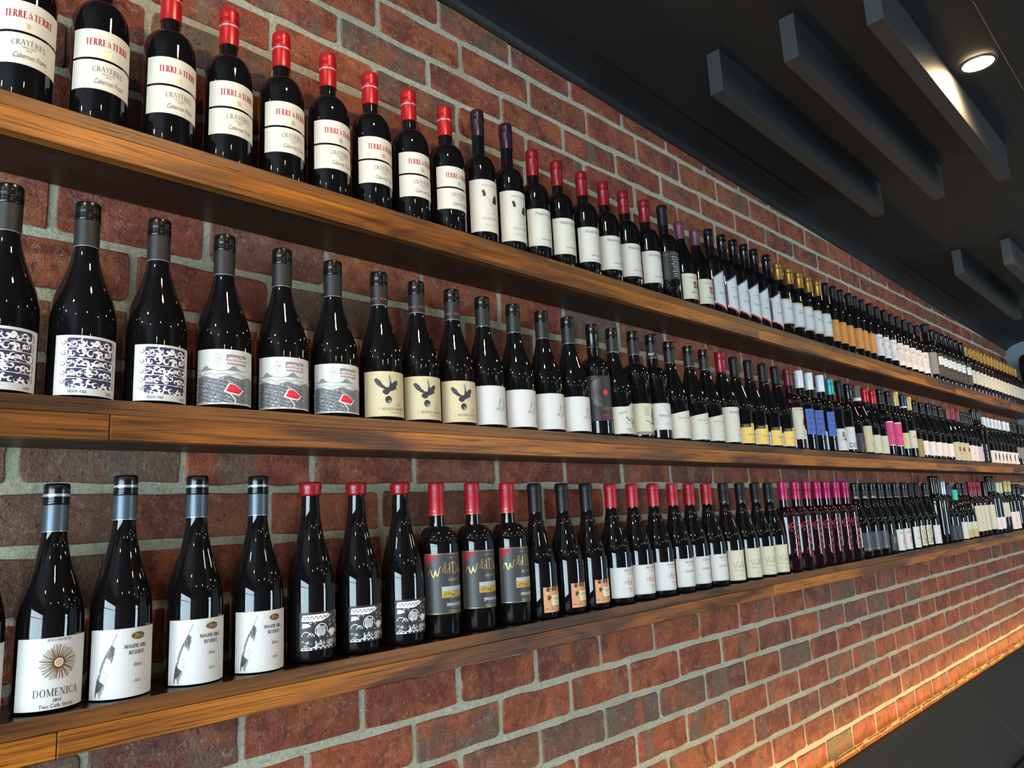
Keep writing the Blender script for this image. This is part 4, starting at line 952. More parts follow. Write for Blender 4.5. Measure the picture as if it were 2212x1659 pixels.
btype('faint_cream', 'bordeaux', .0385, .313, ('capsule', 'pgold'), .244, [(-60, 60, .113, .040, P['cream'])], a, (.174, .219))
a = Art(); a.text('BELLA', 0, 96, 8, 'brown', 'serif', thick=.2); a.text('ROSSO', 10, 82, 4, 'coral', 'serif')
btype('bold_cream', 'bordeaux', .0385, .311, ('screw', 'navy'), .244, [(-60, 60, .129, .045, P['ivory'])], a, (.174, .219), band=(.242, .250, 'white'))
btype('olive_label', 'burgundy', .041, .304, ('capsule', 'pgold'), .236, [(-60, 60, .092, .006, P['olive'])], None, (.118, .246))
a = Art(); a.text('PINOT', 4, 76, 3.4, 'brown', 'serif'); a.line([(4, 40), (12, 64), (16, 60), (10, 44), (20, 48)], 1.2, 'coral'); a.text('2022', 14, 28, 2.6, 'lgrey')
btype('pinkwhite_low', 'burgundy', .041, .293, ('two', 'black'), .236, [(-60, 60, .087, .017, P['pinkwhite'])], a, (.115, .242))
a = Art(); a.text('ROCKFORD', 0, 90, 4, 'lgrey', 'serif'); a.rect(-8, 52, 14, 74, 'rust'); a.next(); [a.disc(3 + a.rng.uniform(-8, 8), 63 + a.rng.uniform(-8, 8), 2, 2, 'coral', 7) for _ in range(6)]; a.next(); a.text('Basket Press', 4, 36, 6, 'tan', sh=.3, sx=.7)
btype('square_cream', 'burgundy', .0395, .288, ('capsule', 'mauve'), .228, [(-66, 66, .101, .003, P['cream'])], a, (.130, .232))
btype('square_cream_red', 'burgundy', .0395, .295, ('screw', 'crimson'), .232, [(-66, 66, .101, .003, P['cream'])], a, (.130, .238))
a = Art(); a.text('M', 6, 40, 12, 'grey', 'serif'); a.text('SYRAH', 4, 26, 3, 'lgrey')
btype('white_mark', 'burgundy', .041, .288, ('two', 'black'), .228, [(-62, 62, .092, .004, P['pinkwhite'])], a, (.112, .236))
btype('rosy_label', 'burgundy', .041, .286, ('two', 'black'), .226, [(-62, 62, .090, .004, P['rosy'])], None, (.112, .236))
def emblem_bottle(key, H, capc='black'):
    a = Art(); z = H * 1000 * .56; a.poly([(-6, z - 14), (6, z - 14), (8, z + 4), (3, z + 10), (-2, z + 14), (-8, z + 2)], 'gold'); a.next(); a.ring(0, z - 2, 4, 6, 1, 'brown'); a.text('RESERVE', 2, 34, 4, 'silver', 'serif')
    btype(key, 'bordeaux', .0385, H, ('capsule', capc), H - .068, (), None, (H * .62, H * .74), glassart=a)
emblem_bottle('emblem_tall', .322)
a = Art(); a.poly([(-6, 14), (2, 20), (12, 40), (16, 62), (8, 66), (-4, 60), (-10, 50), (4, 46), (2, 30)], 'brown'); a.next(); a.line([(-8, 58), (6, 52), (14, 40)], 1, 'tan'); a.text('SHIRAZ', 14, 10, 2.6, 'brown')
btype('feather_far', 'burgundy', .041, .286, ('screw', 'white'), .226, [(-62, 62, .077, .003, P['pinkwhite'])], a, (.112, .236))
btype('grey_far', 'bordeaux', .0385, .291, ('two', 'black'), .228, [(-64, 64, .120, .045, P['grey'])], None, (.168, .210))

# ---- bottom shelf
a = Art(); a.text('BEECHWORTH', 4, 89.5, 3.0, 'grey', 'serif', sx=1.15, thick=.14, thin=.07)
for k in range(64):
    t = 2 * PI * k / 64 + a.rng.uniform(-.03, .03); r1 = 16.6 + a.rng.uniform(-2, 1.4)
    a.line([(4 + 7.6 * math.cos(t), 62 + 7.6 * math.sin(t)), (4 + .6 * (r1 + 7) * math.cos(t + .06), 62 + .6 * (r1 + 7) * math.sin(t + .06)), (4 + (r1 + 5.5) * math.cos(t), 62 + (r1 + 5.5) * math.sin(t))], .75, 'brown' if k % 4 else 'gold')
a.disc(4, 62, 8.0, 8.0, 'brown', 24); a.next(); a.disc(4, 62, 5.4, 5.4, 'white', 20); a.next(); a.disc(4, 62, 4.6, 4.6, 'tan', 20)
a.text('DOMENICA', 4, 20.5, 9.4, 'grey', 'serif', sx=.92, thick=.13, thin=.045); a.text('2024', 4, 13.4, 3.9, 'black', 'serif', thick=.2, thin=.08); a.text('Two Cells Shiraz', 4, 6.2, 4.8, 'grey', sx=.88)
btype('sunburst_label', 'burgundy', .0420, .299, ('two', 'black'), .233, [(-66, 70, .094, .004, P['white'])], a, (.112, .242), .0152, ring=True)
def feather():
    a = Art(); r = a.rng
    sh = [(0, 88), (-4, 79), (-8, 70), (-12, 61), (-15.5, 51), (-18.5, 41), (-21, 31), (-23, 21), (-24.5, 13)]
    def at(t):
        q = t * (len(sh) - 1); i = min(int(q), len(sh) - 2); f = q - i
        return sh[i][0] + (sh[i + 1][0] - sh[i][0]) * f, sh[i][1] + (sh[i + 1][1] - sh[i][1]) * f
    for k in range(64):
        t = .2 + .8 * k / 63; x, y = at(t); w = 7.2 * math.sin(PI * min(1, (t - .12) * 1.02)) ** .6
        c = 'grey' if t > .86 or (.3 < t < .42 and k % 2) or k % 5 == 0 else 'lgrey'
        if not (.60 < t < .66): a.line([(x, y), (x - w * .5, y - 4.0), (x - w * r.uniform(.35, .6), y - 8)], 1.5, c, True)
        if t < .42 or t > .8: a.line([(x, y), (x + w * r.uniform(.7, 1.15), y - 4.2), (x + w * r.uniform(.9, 1.3), y - 9.5)], 1.7, 'grey' if t < .4 and k % 3 else 'lgrey', True)
    a.next(); a.line(sh, .55, 'grey'); a.poly([(-25, 11), (-26, 20), (-24, 30), (-20, 26), (-15, 22), (-19, 15)], 'grey')
    for k in range(7): a.line([(-15 + r.uniform(-2, 4), 18 + 3 * k), (-11 + r.uniform(-2, 3), 22 + 3 * k)], .5, 'lgrey')
    a.disc(28, 83, 10, 5.4, 'brown', 24); a.next(); a.ring(28, 83, 9.2, 4.8, .5, 'gold'); a.text('Duke', 28, 81, 4.6, 'gold', sh=.4, sx=.8); a.next()
    a.text('MAGPIE HILL', 26, 67, 5.0, 'grey', 'serif', sx=.86, thick=.2, thin=.07); a.text('RESERVE', 27, 58.5, 5.0, 'grey', 'serif', sx=.86, thick=.2, thin=.07); a.text('Shiraz', 28, 42, 5.0, 'grey', sh=.5, sx=.7); a.text('2021', 28, 21, 3.4, 'grey', sh=.4, sx=1.15)
    return a
btype('feather_label', 'burgundy', .0420, .311, ('two', 'black'), .246, [(-74, 70, .094, .002, P['white'])], feather(), (.112, .252), .0152, ring=True)
a = Art(); r = a.rng
a.poly([(-38, 67), (-36, 77), (8, 78), (14, 74), (8, 70), (-6, 66)], 'white'); a.poly([(-37, 56), (-36, 64), (-26, 63), (-22, 60), (-28, 57)], 'white'); a.next(); [a.line([(-34 + 7 * k, 75), (-31 + 7 * k, 69), (-28 + 7 * k, 75)], 1.4, 'black') for k in range(6)]
a.next(); a.ring(-4, 50, 11, 12, 1.2, 'white', -10, 200); [a.line([(-12 + 2.6 * k, 44), (-11 + 2.6 * k, 58)], 1.3, 'white') for k in range(6)]; [a.line([(18 + 9 * math.cos(t), 46 + 7 * math.sin(t)), (18, 40)], 1.2, 'white') for t in [.2 * q for q in range(16)]]
a.ring(20, 60, 9, 9, 1, 'lgrey', 0, 200); a.ring(-30, 44, 7, 6, 1.1, 'white', 0, 190); a.ring(-22, 42, 5, 5, 1, 'white', 0, 190); a.ring(34, 50, 5, 6, 1, 'white'); [a.disc(20 + r.uniform(-6, 16), 75 + r.uniform(-4, 4), 3, 2.4, 'lgrey', 8) for _ in range(6)]
for k in range(60): x, y = r.choice([(-6, 30), (14, 30), (16, 32)]); x += r.uniform(-8, 8); a.line([(x, y + r.uniform(-5, 0)), (x + r.uniform(-2, 2), y + r.uniform(1, 6))], .7, r.choice(['white', 'lgrey']))
for k in range(7): a.ring(-34 + 8 * k, 21.5, 4, 3.4, 1.2, 'white', 0, 190, 9)
a.ring(-8, 24, 8, 6, 1.2, 'white', 0, 190); a.rect(-38, 20.6, -20, 22, 'white'); [a.spiral(-30 + 4 * k, 32, 3, k, .9, 1, 'lgrey') for k in range(3)]
for k in range(60):
    x, y = r.uniform(-36, 36), r.choice([r.uniform(24, 34), r.uniform(40, 50), r.uniform(58, 66)]); a.spiral(x, y, r.uniform(1.6, 3.6), r.uniform(0, 6), r.uniform(.4, .9), .9, r.choice(['white', 'white', 'lgrey']), 9, r.choice([-1, 1]))
btype('wax_seal', 'burgundy', .0415, .301, ('wax', 'wax'), .2765, [(-56, 56, .081, .020, P['black'])], a, (.112, .262), .0160)
def duck(pic=True):
    a = Art(); a.poly([(-55, 132), (-55, 158), (-26, 158), (-34, 150), (-40, 146)], 'red'); a.frame(-55, 45.5, 55, 158.5, .8, 'gold'); a.next()
    a.line([(-49, 116), (-47, 124), (-44, 128), (-41, 127), (-41, 124), (-44, 124)], 1.5, 'gold'); a.line([(-42, 127), (-40, 118), (-38, 114), (-35, 120), (-33, 128), (-32, 120), (-30, 116), (-27, 122), (-25, 132), (-22, 134)], 2.0, 'gold')
    for x in (-19, ): a.line([(x, 123), (x + 1, 131)], 1.8, 'gold'); a.disc(x + 1.5, 135, .9, .9, 'gold', 6)
    a.line([(-15, 122), (-12, 140), (-14, 143), (-16, 136), (-13, 122), (-9, 123)], 1.8, 'gold'); a.line([(-4, 140), (-4, 122), (-9, 123), (-9, 129), (-5, 130)], 1.8, 'gold')
    a.line([(4, 139), (4, 121), (10, 120), (15, 126), (14, 136), (8, 142), (0, 140)], 2.0, 'gold'); a.line([(18, 130), (18, 123), (22, 122), (23, 130), (23, 122)], 1.6, 'gold'); a.line([(31, 129), (27, 129), (26, 124), (31, 122)], 1.6, 'gold'); a.line([(34, 138), (34, 121), (34, 126), (39, 131), (35, 126), (40, 121)], 1.6, 'gold'); a.line([(52, 138), (46, 142), (42, 134), (45, 124), (52, 124)], 1.8, 'gold')
    a.text('ESTATE', 8, 106, 5, 'gold', 'sans', sx=1.35); a.rect(-10, 150, 4, 150.5, 'gold'); a.text('MMXXIII', 12, 149, 2, 'gold', 'serif')
    a.rect(-22, 75, 42, 96, 'tan'); a.next(); a.rect(-21.2, 88, 41.2, 95.4, 'sky'); a.rect(-21.2, 75.7, 41.2, 88, 'field'); a.next()
    for k in range(46): x, y = a.rng.uniform(-20, 40), a.rng.uniform(76.5, 87); a.disc(x, y, a.rng.uniform(1, 2.6), a.rng.uniform(.7, 1.6), a.rng.choice(['green', 'brown', 'tan', 'field']), 7)
    a.next(); a.text('HEATHCOTE SUMMER LANDSCAPE', 10, 72, 1.5, 'lgrey'); a.text('2023', 8, 65.5, 2.4, 'lgrey', 'serif'); a.text('SPRINGFLAT', 8, 58.5, 6, 'white', 'sans', sx=.88); a.text('SHIRAZ', 8, 54, 2.6, 'lgrey', sx=1.5); a.text('HEATHCOTE', 8, 47.8, 3.4, 'gold', 'serif', sx=1.5, thick=.2)
    return a
ca = Art(); [ca.text('Wild Duck', x, 241, 3.4, 'gold', sh=.35, sx=.75) for x in (-22, 10, 40)]; [ca.text('ESTATE', x, 237, 1.6, 'gold') for x in (-22, 10, 40)]; ca.rect(-50, 234.6, 50, 235.2, 'gold')
btype('red_corner', 'bordeaux', .0410, .300, ('screw', 'crimson'), .233, [(-80, 80, .160, .044, P['charcoal'])], duck(), (.172, .219), .0152, capart=ca)
a = Art(); r = a.rng
for k in range(40): x, y = r.uniform(-26, 22), r.uniform(15, 64); a.line([(x, y), (x + r.uniform(3, 10), y + r.uniform(-1, 2)), (x + r.uniform(8, 16), y + r.uniform(-2, 2))], r.uniform(.8, 2.4), r.choice(['rust', 'rust', 'cream']), True)
a.next(); [a.disc(x, y, 4.4, 5.6, 'brown', 12) for x, y in ((-16, 62), (-2, 63), (-14, 44), (8, 63))]; a.rect(-7, 27, 27, 49, 'cream'); a.next(); a.text('PYRETI', 9, 38, 6.6, 'brown', 'serif', sx=.85); a.text('SHIRAZ', 9, 31.5, 2.6, 'lgrey')
btype('rust_label', 'burgundy', .0410, .299, ('capsule', 'matte'), .232, [(-38, 40, .067, .013, P['rust'])], a, (.108, .242))
def hew(two):
    a = Art(); a.text('HEWITSON', 6, 77, 6.0, 'grey', 'sans', sx=1.0); a.text('BAROSSA VALLEY', 8, 71, 2.4, 'grey', 'sans', sx=1.1); a.frame(-52, 17, 52, 87, .5, 'lgrey')
    if two: a.text('C', -14, 48, 6.4, 'grey', 'sans'); a.text('6', -5, 45, 16, 'bright_red', 'sans', sx=.75); a.text('6', 5, 45, 16, 'bright_red', 'sans', sx=.75); a.line([(-11, 44), (12, 62)], 1.0, 'white'); a.text('SHIRAZ', 4, 34, 3, 'grey', sx=1.3); a.text('2021', 4, 26.5, 4, 'lgrey', sx=1.1)
    else: a.text('UNGRAFTED', 6, 53, 6.2, 'red', 'sans', sx=1.0); a.text('SHIRAZ', 8, 36, 2.8, 'lgrey', sx=1.2); a.text('2021', 8, 28, 2.8, 'lgrey')
    return a
btype('red_digits', 'burgundy', .0415, .298, ('capsule', 'crimson'), .236, [(-72, 72, .088, .015, P['white'])], hew(True), (.114, .244))
btype('red_word', 'burgundy', .0415, .298, ('screw', 'crimson'), .236, [(-66, 66, .090, .015, P['white'])], hew(False), (.114, .244))
a = Art()
a.line([(-30, 56), (-26, 59), (-23, 52), (-22, 41), (-18, 50), (-14, 60), (-10, 63)], 1.0, 'black'); a.line([(-12, 50), (-13, 43), (-9, 44)], .9, 'black'); a.line([(-5, 51), (-8, 46), (-5, 43), (-2, 47), (-5, 51)], .9, 'black'); a.line([(0, 46), (5, 58), (6, 64), (3, 60), (2, 44), (6, 46)], .9, 'black'); a.line([(8, 46), (12, 51), (9, 51), (8, 45), (13, 46)], .9, 'black'); a.line([(19, 62), (16, 45), (20, 46)], .9, 'black'); a.line([(13, 57), (24, 60)], .8, 'black'); a.line([(-30, 37), (0, 34), (30, 36), (52, 40)], .7, 'black'); a.disc(-11, 55, .8, .8, 'black', 6)
a.text('ADELAIDE', 28, 82, 3, 'grey', 'serif'); a.text('SHIRAZ', -4, 20, 2.6, 'lgrey'); a.text('HILLS', 30, 24, 2.6, 'lgrey'); a.text('2023', 30, 16, 2.6, 'lgrey'); a.frame(-50, 8.5, 50, 93.5, .4, 'tan')
ca = Art(); [ca.text('BK A', x, 239.5, 3, 'white') for x in (-16, 8, 32)]
btype('signature_label', 'burgundy', .0415, .299, ('screw', 'matte'), .236, [(-66, 66, .095, .007, P['ivory'])], a, (.114, .244), capart=ca)
def koom(blk):
    a = Art(); a.text('KOOMILYA', 2, 150, 17, 'pink', 'sans', sx=.62, arc=.0075); a.text(blk, -8, 132, 6.5, 'pink', sx=1.0, rot=-.05); a.text('20', -7, 106, 16, 'pink', 'serif', sx=.95, thick=.2); a.text('21', 12, 106, 16, 'pink', 'serif', sx=.95, thick=.2); a.text('SHIRAZ', 2, 84, 12.5, 'pink', 'serif', sx=.92, thick=.2, thin=.08); a.text('McLAREN', 2, 62, 13, 'pink', 'sans', sx=.66); a.text('VALE', 4, 42, 13.5, 'pink', 'serif', sx=.95, thick=.17, thin=.08)
    return a
for b in ('DC BLOCK', 'JC BLOCK', 'GT BLOCK'):
    btype('pink_print_' + b[:2], 'bordeaux', .0385, .305, ('screw', 'magenta'), .241, (), None, (.178, .222), glass=GLASS_R, glassart=koom(b))
a = Art(); a.line([(-4, 78), (6, 70), (14, 66), (18, 72), (14, 62)], 2.2, 'silver'); a.text('SHIRAZ', 12, 58, 3, 'silver'); a.text('2021', 16, 46, 4, 'silver'); a.line([(-44, 36), (0, 35), (44, 37)], .8, 'silver'); a.line([(-44, 97), (-20, 88), (0, 80)], .6, 'lgrey')
ca = Art(); [ca.text('Molly', x, 238, 6, 'white', sh=.5, sx=.8) for x in (-18, 10, 38)]
btype('slate_label', 'burgundy', .0415, .299, ('two', 'black'), .236, [(-60, 60, .099, .027, P['script'])], a, (.114, .244), capart=ca)
a = Art(); a.text('13', -4, 44, 24, 'tan', 'serif', sx=.8, thick=.2); a.text('no.', 14, 30, 5, 'copper')
btype('number_label', 'burgundy', .0415, .299, ('two', 'black'), .236, [(-46, 46, .081, .013, P['black'])], a, (.112, .244), glass=GLASS_G)
a = Art(); a.text('Cloud', -6, 76, 9, 'grey', sh=.4, sx=.75); a.disc(10, 46, 12, 15, 'coral', 20); a.next(); [a.line([(10 + 11 * math.cos(t), 46 + 14 * math.sin(t)), (10, 46)], .6, 'white') for t in [.4 * k for k in range(16)]]; [a.disc(4 + 5 * k, 18, 1.2, 3, 'coral', 6) for k in range(4)]
btype('red_disc', 'burgundy', .0415, .299, ('two', 'black'), .236, [(-52, 52, .096, .007, P['white'])], a, (.112, .244))
a = Art(); a.text('XB', 0, 72, 9, 'grey', 'serif'); a.text('RHONE', 0, 46, 6, 'brown', 'serif', thick=.22)
btype('bold_white', 'burgundy', .0415, .300, ('two', 'navy'), .236, [(-52, 52, .099, .007, P['white'])], a, (.112, .244), top='crimson')
a = Art(); a.frame(-28, 12, 28, 99, 2.5, 'cream')
for k in range(150): a.ring(a.rng.uniform(-25, 25), a.rng.uniform(18, 96), a.rng.uniform(1.5, 3), a.rng.uniform(1.5, 3), .9, a.rng.choice(['grey', 'brown']), a.rng.uniform(0, 360), a.rng.uniform(380, 560), 7)
btype('pattern_label', 'burgundy', .0415, .299, ('capsule', 'matte'), .236, [(-42, 42, .100, .011, P['ivory'])], a, (.114, .244))
a = Art(); a.text('Sugar', -6, 80, 8, 'lgrey', 'serif'); a.text('2', 14, 50, 10, 'grey', 'serif'); a.text('SHIRAZ', 8, 20, 3, 'coral'); [a.disc(18, 40 - 7 * k, 2, 2, 'coral', 7) for k in range(3)]
btype('white_sugar', 'burgundy', .0415, .297, ('two', 'olive'), .236, [(-54, 54, .095, .008, P['white'])], a, (.112, .244))
emblem_bottle('emblem_low', .333)
a = Art(); [a.text('. : .', -4 + 6 * (k % 2), 70 - 14 * k, 9, 'white') for k in range(4)]
btype('silver_cap', 'burgundy', .0405, .309, ('capsule', 'silver'), .240, [(-50, 50, .085, .010, P['black'])], a, (.114, .246))
btype('navy_cap', 'burgundy', .0405, .298, ('capsule', 'navy'), .236, [(-50, 50, .080, .010, P['black'])], a, (.112, .242))
a = Art(); a.ring(10, 40, 14, 26, 1.2, 'grey', 90, 270, 12); a.text('rosé', 0, 70, 5, 'lgrey')
btype('aqua_cap', 'burgundy', .0405, .262, ('capsule', 'aqua'), .208, [(-56, 56, .092, .006, P['white'])], a, (.108, .214))
a = Art(); a.rect(-46, 8, 46, 50, 'tan'); a.next(); a.text('Yarra', -4, 66, 7, 'lgrey', sx=.8)
btype('two_tone', 'burgundy', .0405, .297, ('two', 'olive'), .236, [(-60, 60, .088, .008, P['ivory'])], a, (.112, .242))
a = Art(); a.text('A', 0, 146, 8, 'tan', 'serif'); [a.scribble(-26, 120 - 22 * k, 52, 6, 14, .6, 'tan') for k in range(3)]
btype('tall_cream', 'bordeaux', .0385, .307, ('screw', 'dred'), .236, [(-62, 62, .170, .030, P['ivory'])], a, (.180, .224), glass=GLASS_R)
btype('tall_cream_black', 'bordeaux', .0385, .307, ('capsule', 'black'), .236, [(-62, 62, .170, .030, P['ivory'])], a, (.180, .224))
a = Art(); a.text('Cuvée', 0, 60, 7, 'mauve', sx=.8)
btype('tall_black', 'bordeaux', .0385, .338, ('capsule', 'black'), .266, [(-60, 60, .093, .024, P['pinkwhite'])], a, (.200, .250))
btype('curved_cream', 'bordeaux', .0385, .302, ('capsule', 'cream'), .236, [(-64, 64, .175, lambda t: .086 + .030 * abs(t - .2), P['ivory'])], None, (.178, .222))
a = Art(); a.disc(2, 62, 7, 12, 'coral', 14); a.text('ROUGE', 0, 98, 4, 'mauve', 'serif'); a.text('2020', 0, 30, 3, 'mauve')
btype('gold_red', 'bordeaux', .0385, .313, ('capsule', 'pgold'), .242, [(-64, 64, .115, .010, P['pinkwhite'])], a, (.176, .222))
emblem_bottle('emblem_end', .290)
btype('torn_cream', 'bordeaux', .0385, .264, ('capsule', 'black'), .200, [(-64, 64, lambda t: .136 + .006 * math.sin(t * 19), lambda t: .026 + .006 * math.sin(t * 23), P['cream'])], None, (.145, .185), band=(.205, .219, 'white'))
# ------------------------------------------------------------------ putting the bottles on the shelves
NUM = ['first', 'second', 'third', 'fourth', 'fifth', 'sixth', 'seventh', 'eighth', 'ninth', 'tenth', 'eleventh', 'twelfth', 'thirteenth', 'fourteenth', 'fifteenth', 'sixteenth']
CNT = ['', 'one', 'two', 'three', 'four', 'five', 'six', 'seven', 'eight', 'nine', 'ten', 'eleven', 'twelve', 'thirteen', 'fourteen', 'fifteen', 'sixteen']
DESC = {
 'terre': 'red-capped bottle with split white label', 'cullen': 'purple-capped bottle with leaf drawing label', 'wantirna': 'dark red-capped bottle, small tree label', 'script_black': 'black bottle covered in white handwriting', 'brown_square': 'mauve-capsuled bottle with brown square label', 'chevron': 'black-capped bottle with notched chevron label', 'gold_capsule': 'gold-capped bottle, white label edged tan', 'orange_label': 'bottle with glossy orange label', 'white_capitals': 'bottle with white label and red emblem', 'lace_label': 'bottle with purple lace pattern label', 'grey_label': 'tall bottle with plain grey label', 'tag_label': 'brown-labelled bottle with white square tag', 'gold_far': 'gold-topped bottle with ivory label at far end',
 'scroll_label': 'bottle with navy scrollwork label', 'hills_label': 'bottle with drawn hills and red roof', 'bird_label': 'bottle with cream label and dark bird', 'plain_white': 'bottle with nearly blank white label', 'dotted_sun': 'black-labelled bottle with dots and red disc', 'doodle_label': 'bottle with wavy-topped scribbled label', 'sketch_label': 'bottle with ink figure drawing label', 'road_cap': 'bottle with handwriting on its black cap', 'slant_label': 'bottle with slant-topped white label', 'red_cap_white': 'red-capped bottle between black-capped ones', 'yellow_label': 'bottle with stepped yellow label', 'ragged_label': 'maroon-capped bottle with ragged-edged label', 'blue_label': 'white-capped bottle with blue label', 'insect_label': 'teal-capped bottle with insect drawing label', 'bold_capitals': 'bottle with large black capitals on white', 'dark_red_word': 'dark-labelled bottle with small red word', 'crest_label': 'bottle with white band under taupe capsule', 'cream_low': 'red-capped bottle with low cream label', 'pink_label': 'bottle with bright pink label', 'faint_cream': 'pale gold-capsuled bottle with cream label', 'bold_cream': 'navy-capped bottle with cream label', 'olive_label': 'bottle with plain olive gold label', 'pinkwhite_low': 'black-capped bottle with pinkish white label', 'square_cream': 'mauve-capsuled bottle with cream label', 'square_cream_red': 'red-capped bottle between two mauve-capsuled ones', 'white_mark': 'bottle with pinkish label and grey letter', 'rosy_label': 'bottle with plain rosy label', 'emblem_tall': 'tall black bottle with gold emblem', 'feather_far': 'white-capped bottle with brown figure label', 'grey_far': 'black-capped bottle with plain grey label',
 'sunburst_label': 'bottle with brown sunburst label', 'feather_label': 'bottle with grey feather label', 'wax_seal': 'red wax-sealed bottle with black garden label', 'red_corner': 'red-capped bottle, dark label with red corner', 'rust_label': 'matte black-capsuled bottle with rust label', 'red_digits': 'bottle with large red digits on white', 'red_word': 'bottle with red word on white label', 'signature_label': 'bottle with handwritten signature on ivory label', 'slate_label': 'bottle with slate grey label', 'number_label': 'bottle with gold number on dark label', 'red_disc': 'bottle with red disc on white label', 'bold_white': 'navy-capped bottle with red cap top', 'pattern_label': 'bottle with dense brown pattern label', 'white_sugar': 'olive-capped bottle with white label', 'emblem_low': 'tall black bottle with gold shoulder emblem', 'silver_cap': 'silver-capsuled bottle with dark label', 'navy_cap': 'navy-capsuled bottle with dark dotted label', 'aqua_cap': 'short bottle with aqua cap', 'two_tone': 'olive-capped bottle with half tan label', 'tall_cream': 'dark red-capped bottle with tall cream label', 'tall_cream_black': 'black-capped bottle with tall cream label', 'tall_black': 'very tall black bottle, low pale label', 'curved_cream': 'cream-capped bottle with curved cream label', 'gold_red': 'pale gold-capped bottle, label with red disc', 'emblem_end': 'black gold-emblem bottle by the photo edge', 'torn_cream': 'short white-banded bottle with torn cream label', 'pink': 'magenta-capped bottle printed in pink'}
def spread(xs, rad):
    xs = list(xs)
    for _ in range(60):
        for i in range(len(xs) - 1):
            g = rad[i] + rad[i + 1] + .0018 - (xs[i + 1] - xs[i])
            if g > 0: xs[i] -= g / 2; xs[i + 1] += g / 2
    return xs
def row(name, keys, xs, y, z):
    assert len(keys) == len(xs), (name, len(keys), len(xs))
    r = random.Random(len(keys))
    xs = spread(xs, [TYPES[k][2] for k in keys])
    fam = ['pink' if k.startswith('pink_print') else k for k in keys]
    tot = {f: fam.count(f) for f in fam}; seen = {}
    for k, f, x in zip(keys, fam, xs):
        seen[f] = seen.get(f, 0) + 1; n = tot[f]
        if n == 1: lab = DESC[f] + ', standing on the %s shelf' % name; grp = None
        else:
            lab = '%s, %s of %s from left, %s shelf' % (DESC[f], NUM[seen[f] - 1], CNT[n], name); grp = f.replace('_', ' ') + ' bottles on the %s shelf' % name
        place(k, x, y + r.uniform(-.002, .002), z, lab, grp, r.uniform(-2.5, 2.5))
T = ['terre'] * 9 + ['cullen'] * 2 + ['wantirna'] * 6 + ['script_black'] + ['brown_square'] * 2 + ['chevron'] * 6 + ['gold_capsule'] * 5 + ['orange_label'] * 6 + ['white_capitals'] * 3 + ['lace_label'] * 5 + ['grey_label'] + ['tag_label'] * 7 + ['gold_far'] * 16
TX = [.217, .320, .427, .530, .632, .733, .833, .934, 1.036, 1.138, 1.234, 1.327, 1.421, 1.520, 1.618, 1.713, 1.814, 1.910, 2.003, 2.096, 2.187, 2.271, 2.348, 2.423, 2.499, 2.599, 2.685, 2.779, 2.865, 2.956, 3.040, 3.121, 3.196, 3.281, 3.374, 3.444, 3.529, 3.620, 3.714, 3.811, 3.902, 3.985, 4.088, 4.182, 4.281, 4.425, 4.535, 4.626, 4.716, 4.793, 4.886, 4.978, 5.090] + [5.175 + 1.275 * k / 15 for k in range(16)]
TX = TX[:53] + TX[53:]
M = ['scroll_label'] * 3 + ['hills_label'] * 3 + ['bird_label'] * 3 + ['plain_white'] * 4 + ['dotted_sun', 'doodle_label', 'sketch_label', 'road_cap'] + ['slant_label'] * 3 + ['red_cap_white'] + ['yellow_label'] * 4 + ['ragged_label'] + ['blue_label'] * 3 + ['insect_label', 'bold_capitals', 'dark_red_word', 'crest_label'] + ['cream_low'] * 2 + ['pink_label'] * 2 + ['faint_cream', 'bold_cream', 'olive_label'] + ['pinkwhite_low'] * 5 + ['square_cream', 'square_cream_red', 'square_cream', 'white_mark', 'white_mark', 'rosy_label'] + ['emblem_tall'] * 2 + ['feather_far'] * 7 + ['grey_far'] * 4
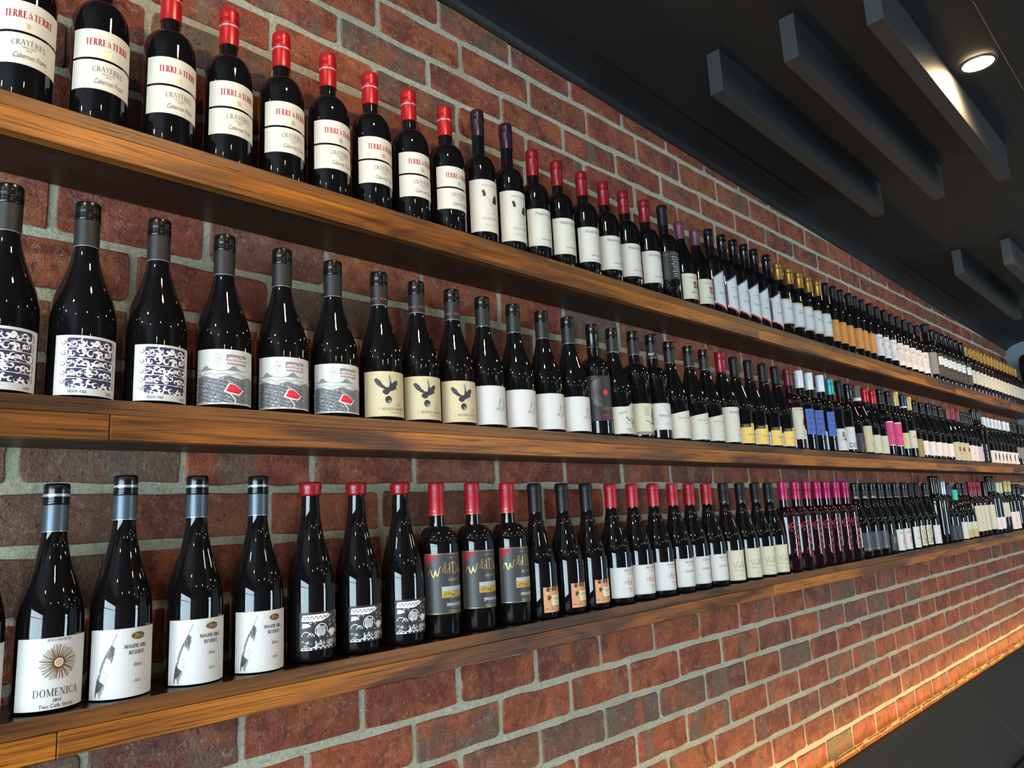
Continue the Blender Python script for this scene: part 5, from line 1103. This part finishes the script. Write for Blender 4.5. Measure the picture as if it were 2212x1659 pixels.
MX = [.215, .316, .420, .529, .636, .741, .845, .940, 1.036, 1.126, 1.225, 1.326, 1.422, 1.523, 1.602, 1.702, 1.790, 1.881, 1.984, 2.074, 2.175, 2.269, 2.367, 2.469, 2.561, 2.664, 2.761, 2.847, 2.944, 3.034, 3.130, 3.219, 3.312, 3.405, 3.495, 3.599, 3.701, 3.789, 3.888, 3.970, 4.061, 4.173, 4.268, 4.363, 4.467, 4.593, 4.688, 4.779, 4.866, 4.942, 5.025, 5.112, 5.208, 5.322, 5.417, 5.516, 5.600, 5.697, 5.806, 5.916, 6.011, 6.111, 6.280, 6.393]
B = ['sunburst_label'] * 2 + ['feather_label'] * 3 + ['wax_seal'] * 3 + ['red_corner'] * 3 + ['rust_label'] * 3 + ['red_digits'] * 3 + ['red_word'] * 3 + ['signature_label'] * 4 + ['pink_print_' + b for b in ('DC', 'JC', 'DC', 'GT', 'JC', 'DC', 'GT')] + ['slate_label'] * 3 + ['number_label'] + ['red_disc'] * 2 + ['bold_white'] + ['pattern_label'] * 2 + ['white_sugar'] + ['emblem_low'] * 2 + ['silver_cap', 'navy_cap', 'aqua_cap'] + ['two_tone'] * 2 + ['tall_cream'] * 3 + ['tall_cream_black'] + ['tall_black'] * 2 + ['curved_cream'] * 2 + ['gold_red'] * 2 + ['emblem_end'] * 2 + ['torn_cream']
BX = [.204, .298, .388, .495, .597, .695, .792, .892, .982, 1.081, 1.183, 1.273, 1.370, 1.460, 1.559, 1.651, 1.746, 1.841, 1.932, 2.026, 2.126, 2.229, 2.332, 2.422, 2.528, 2.626, 2.720, 2.810, 2.892, 2.978, 3.072, 3.173, 3.271, 3.360, 3.451, 3.538, 3.640, 3.750, 3.841, 3.924, 4.053, 4.173, 4.250, 4.335, 4.422, 4.527, 4.599, 4.709, 4.830, 4.905, 5.003, 5.130, 5.230, 5.339, 5.394, 5.492, 5.609, 5.712, 5.835, 5.955, 6.071]
row('top', T, TX, -.090, ZC + .6222)
row('middle', M, MX, -.090, ZC + .2016)
row('bottom', B, BX, -.083, ZC - .2134)
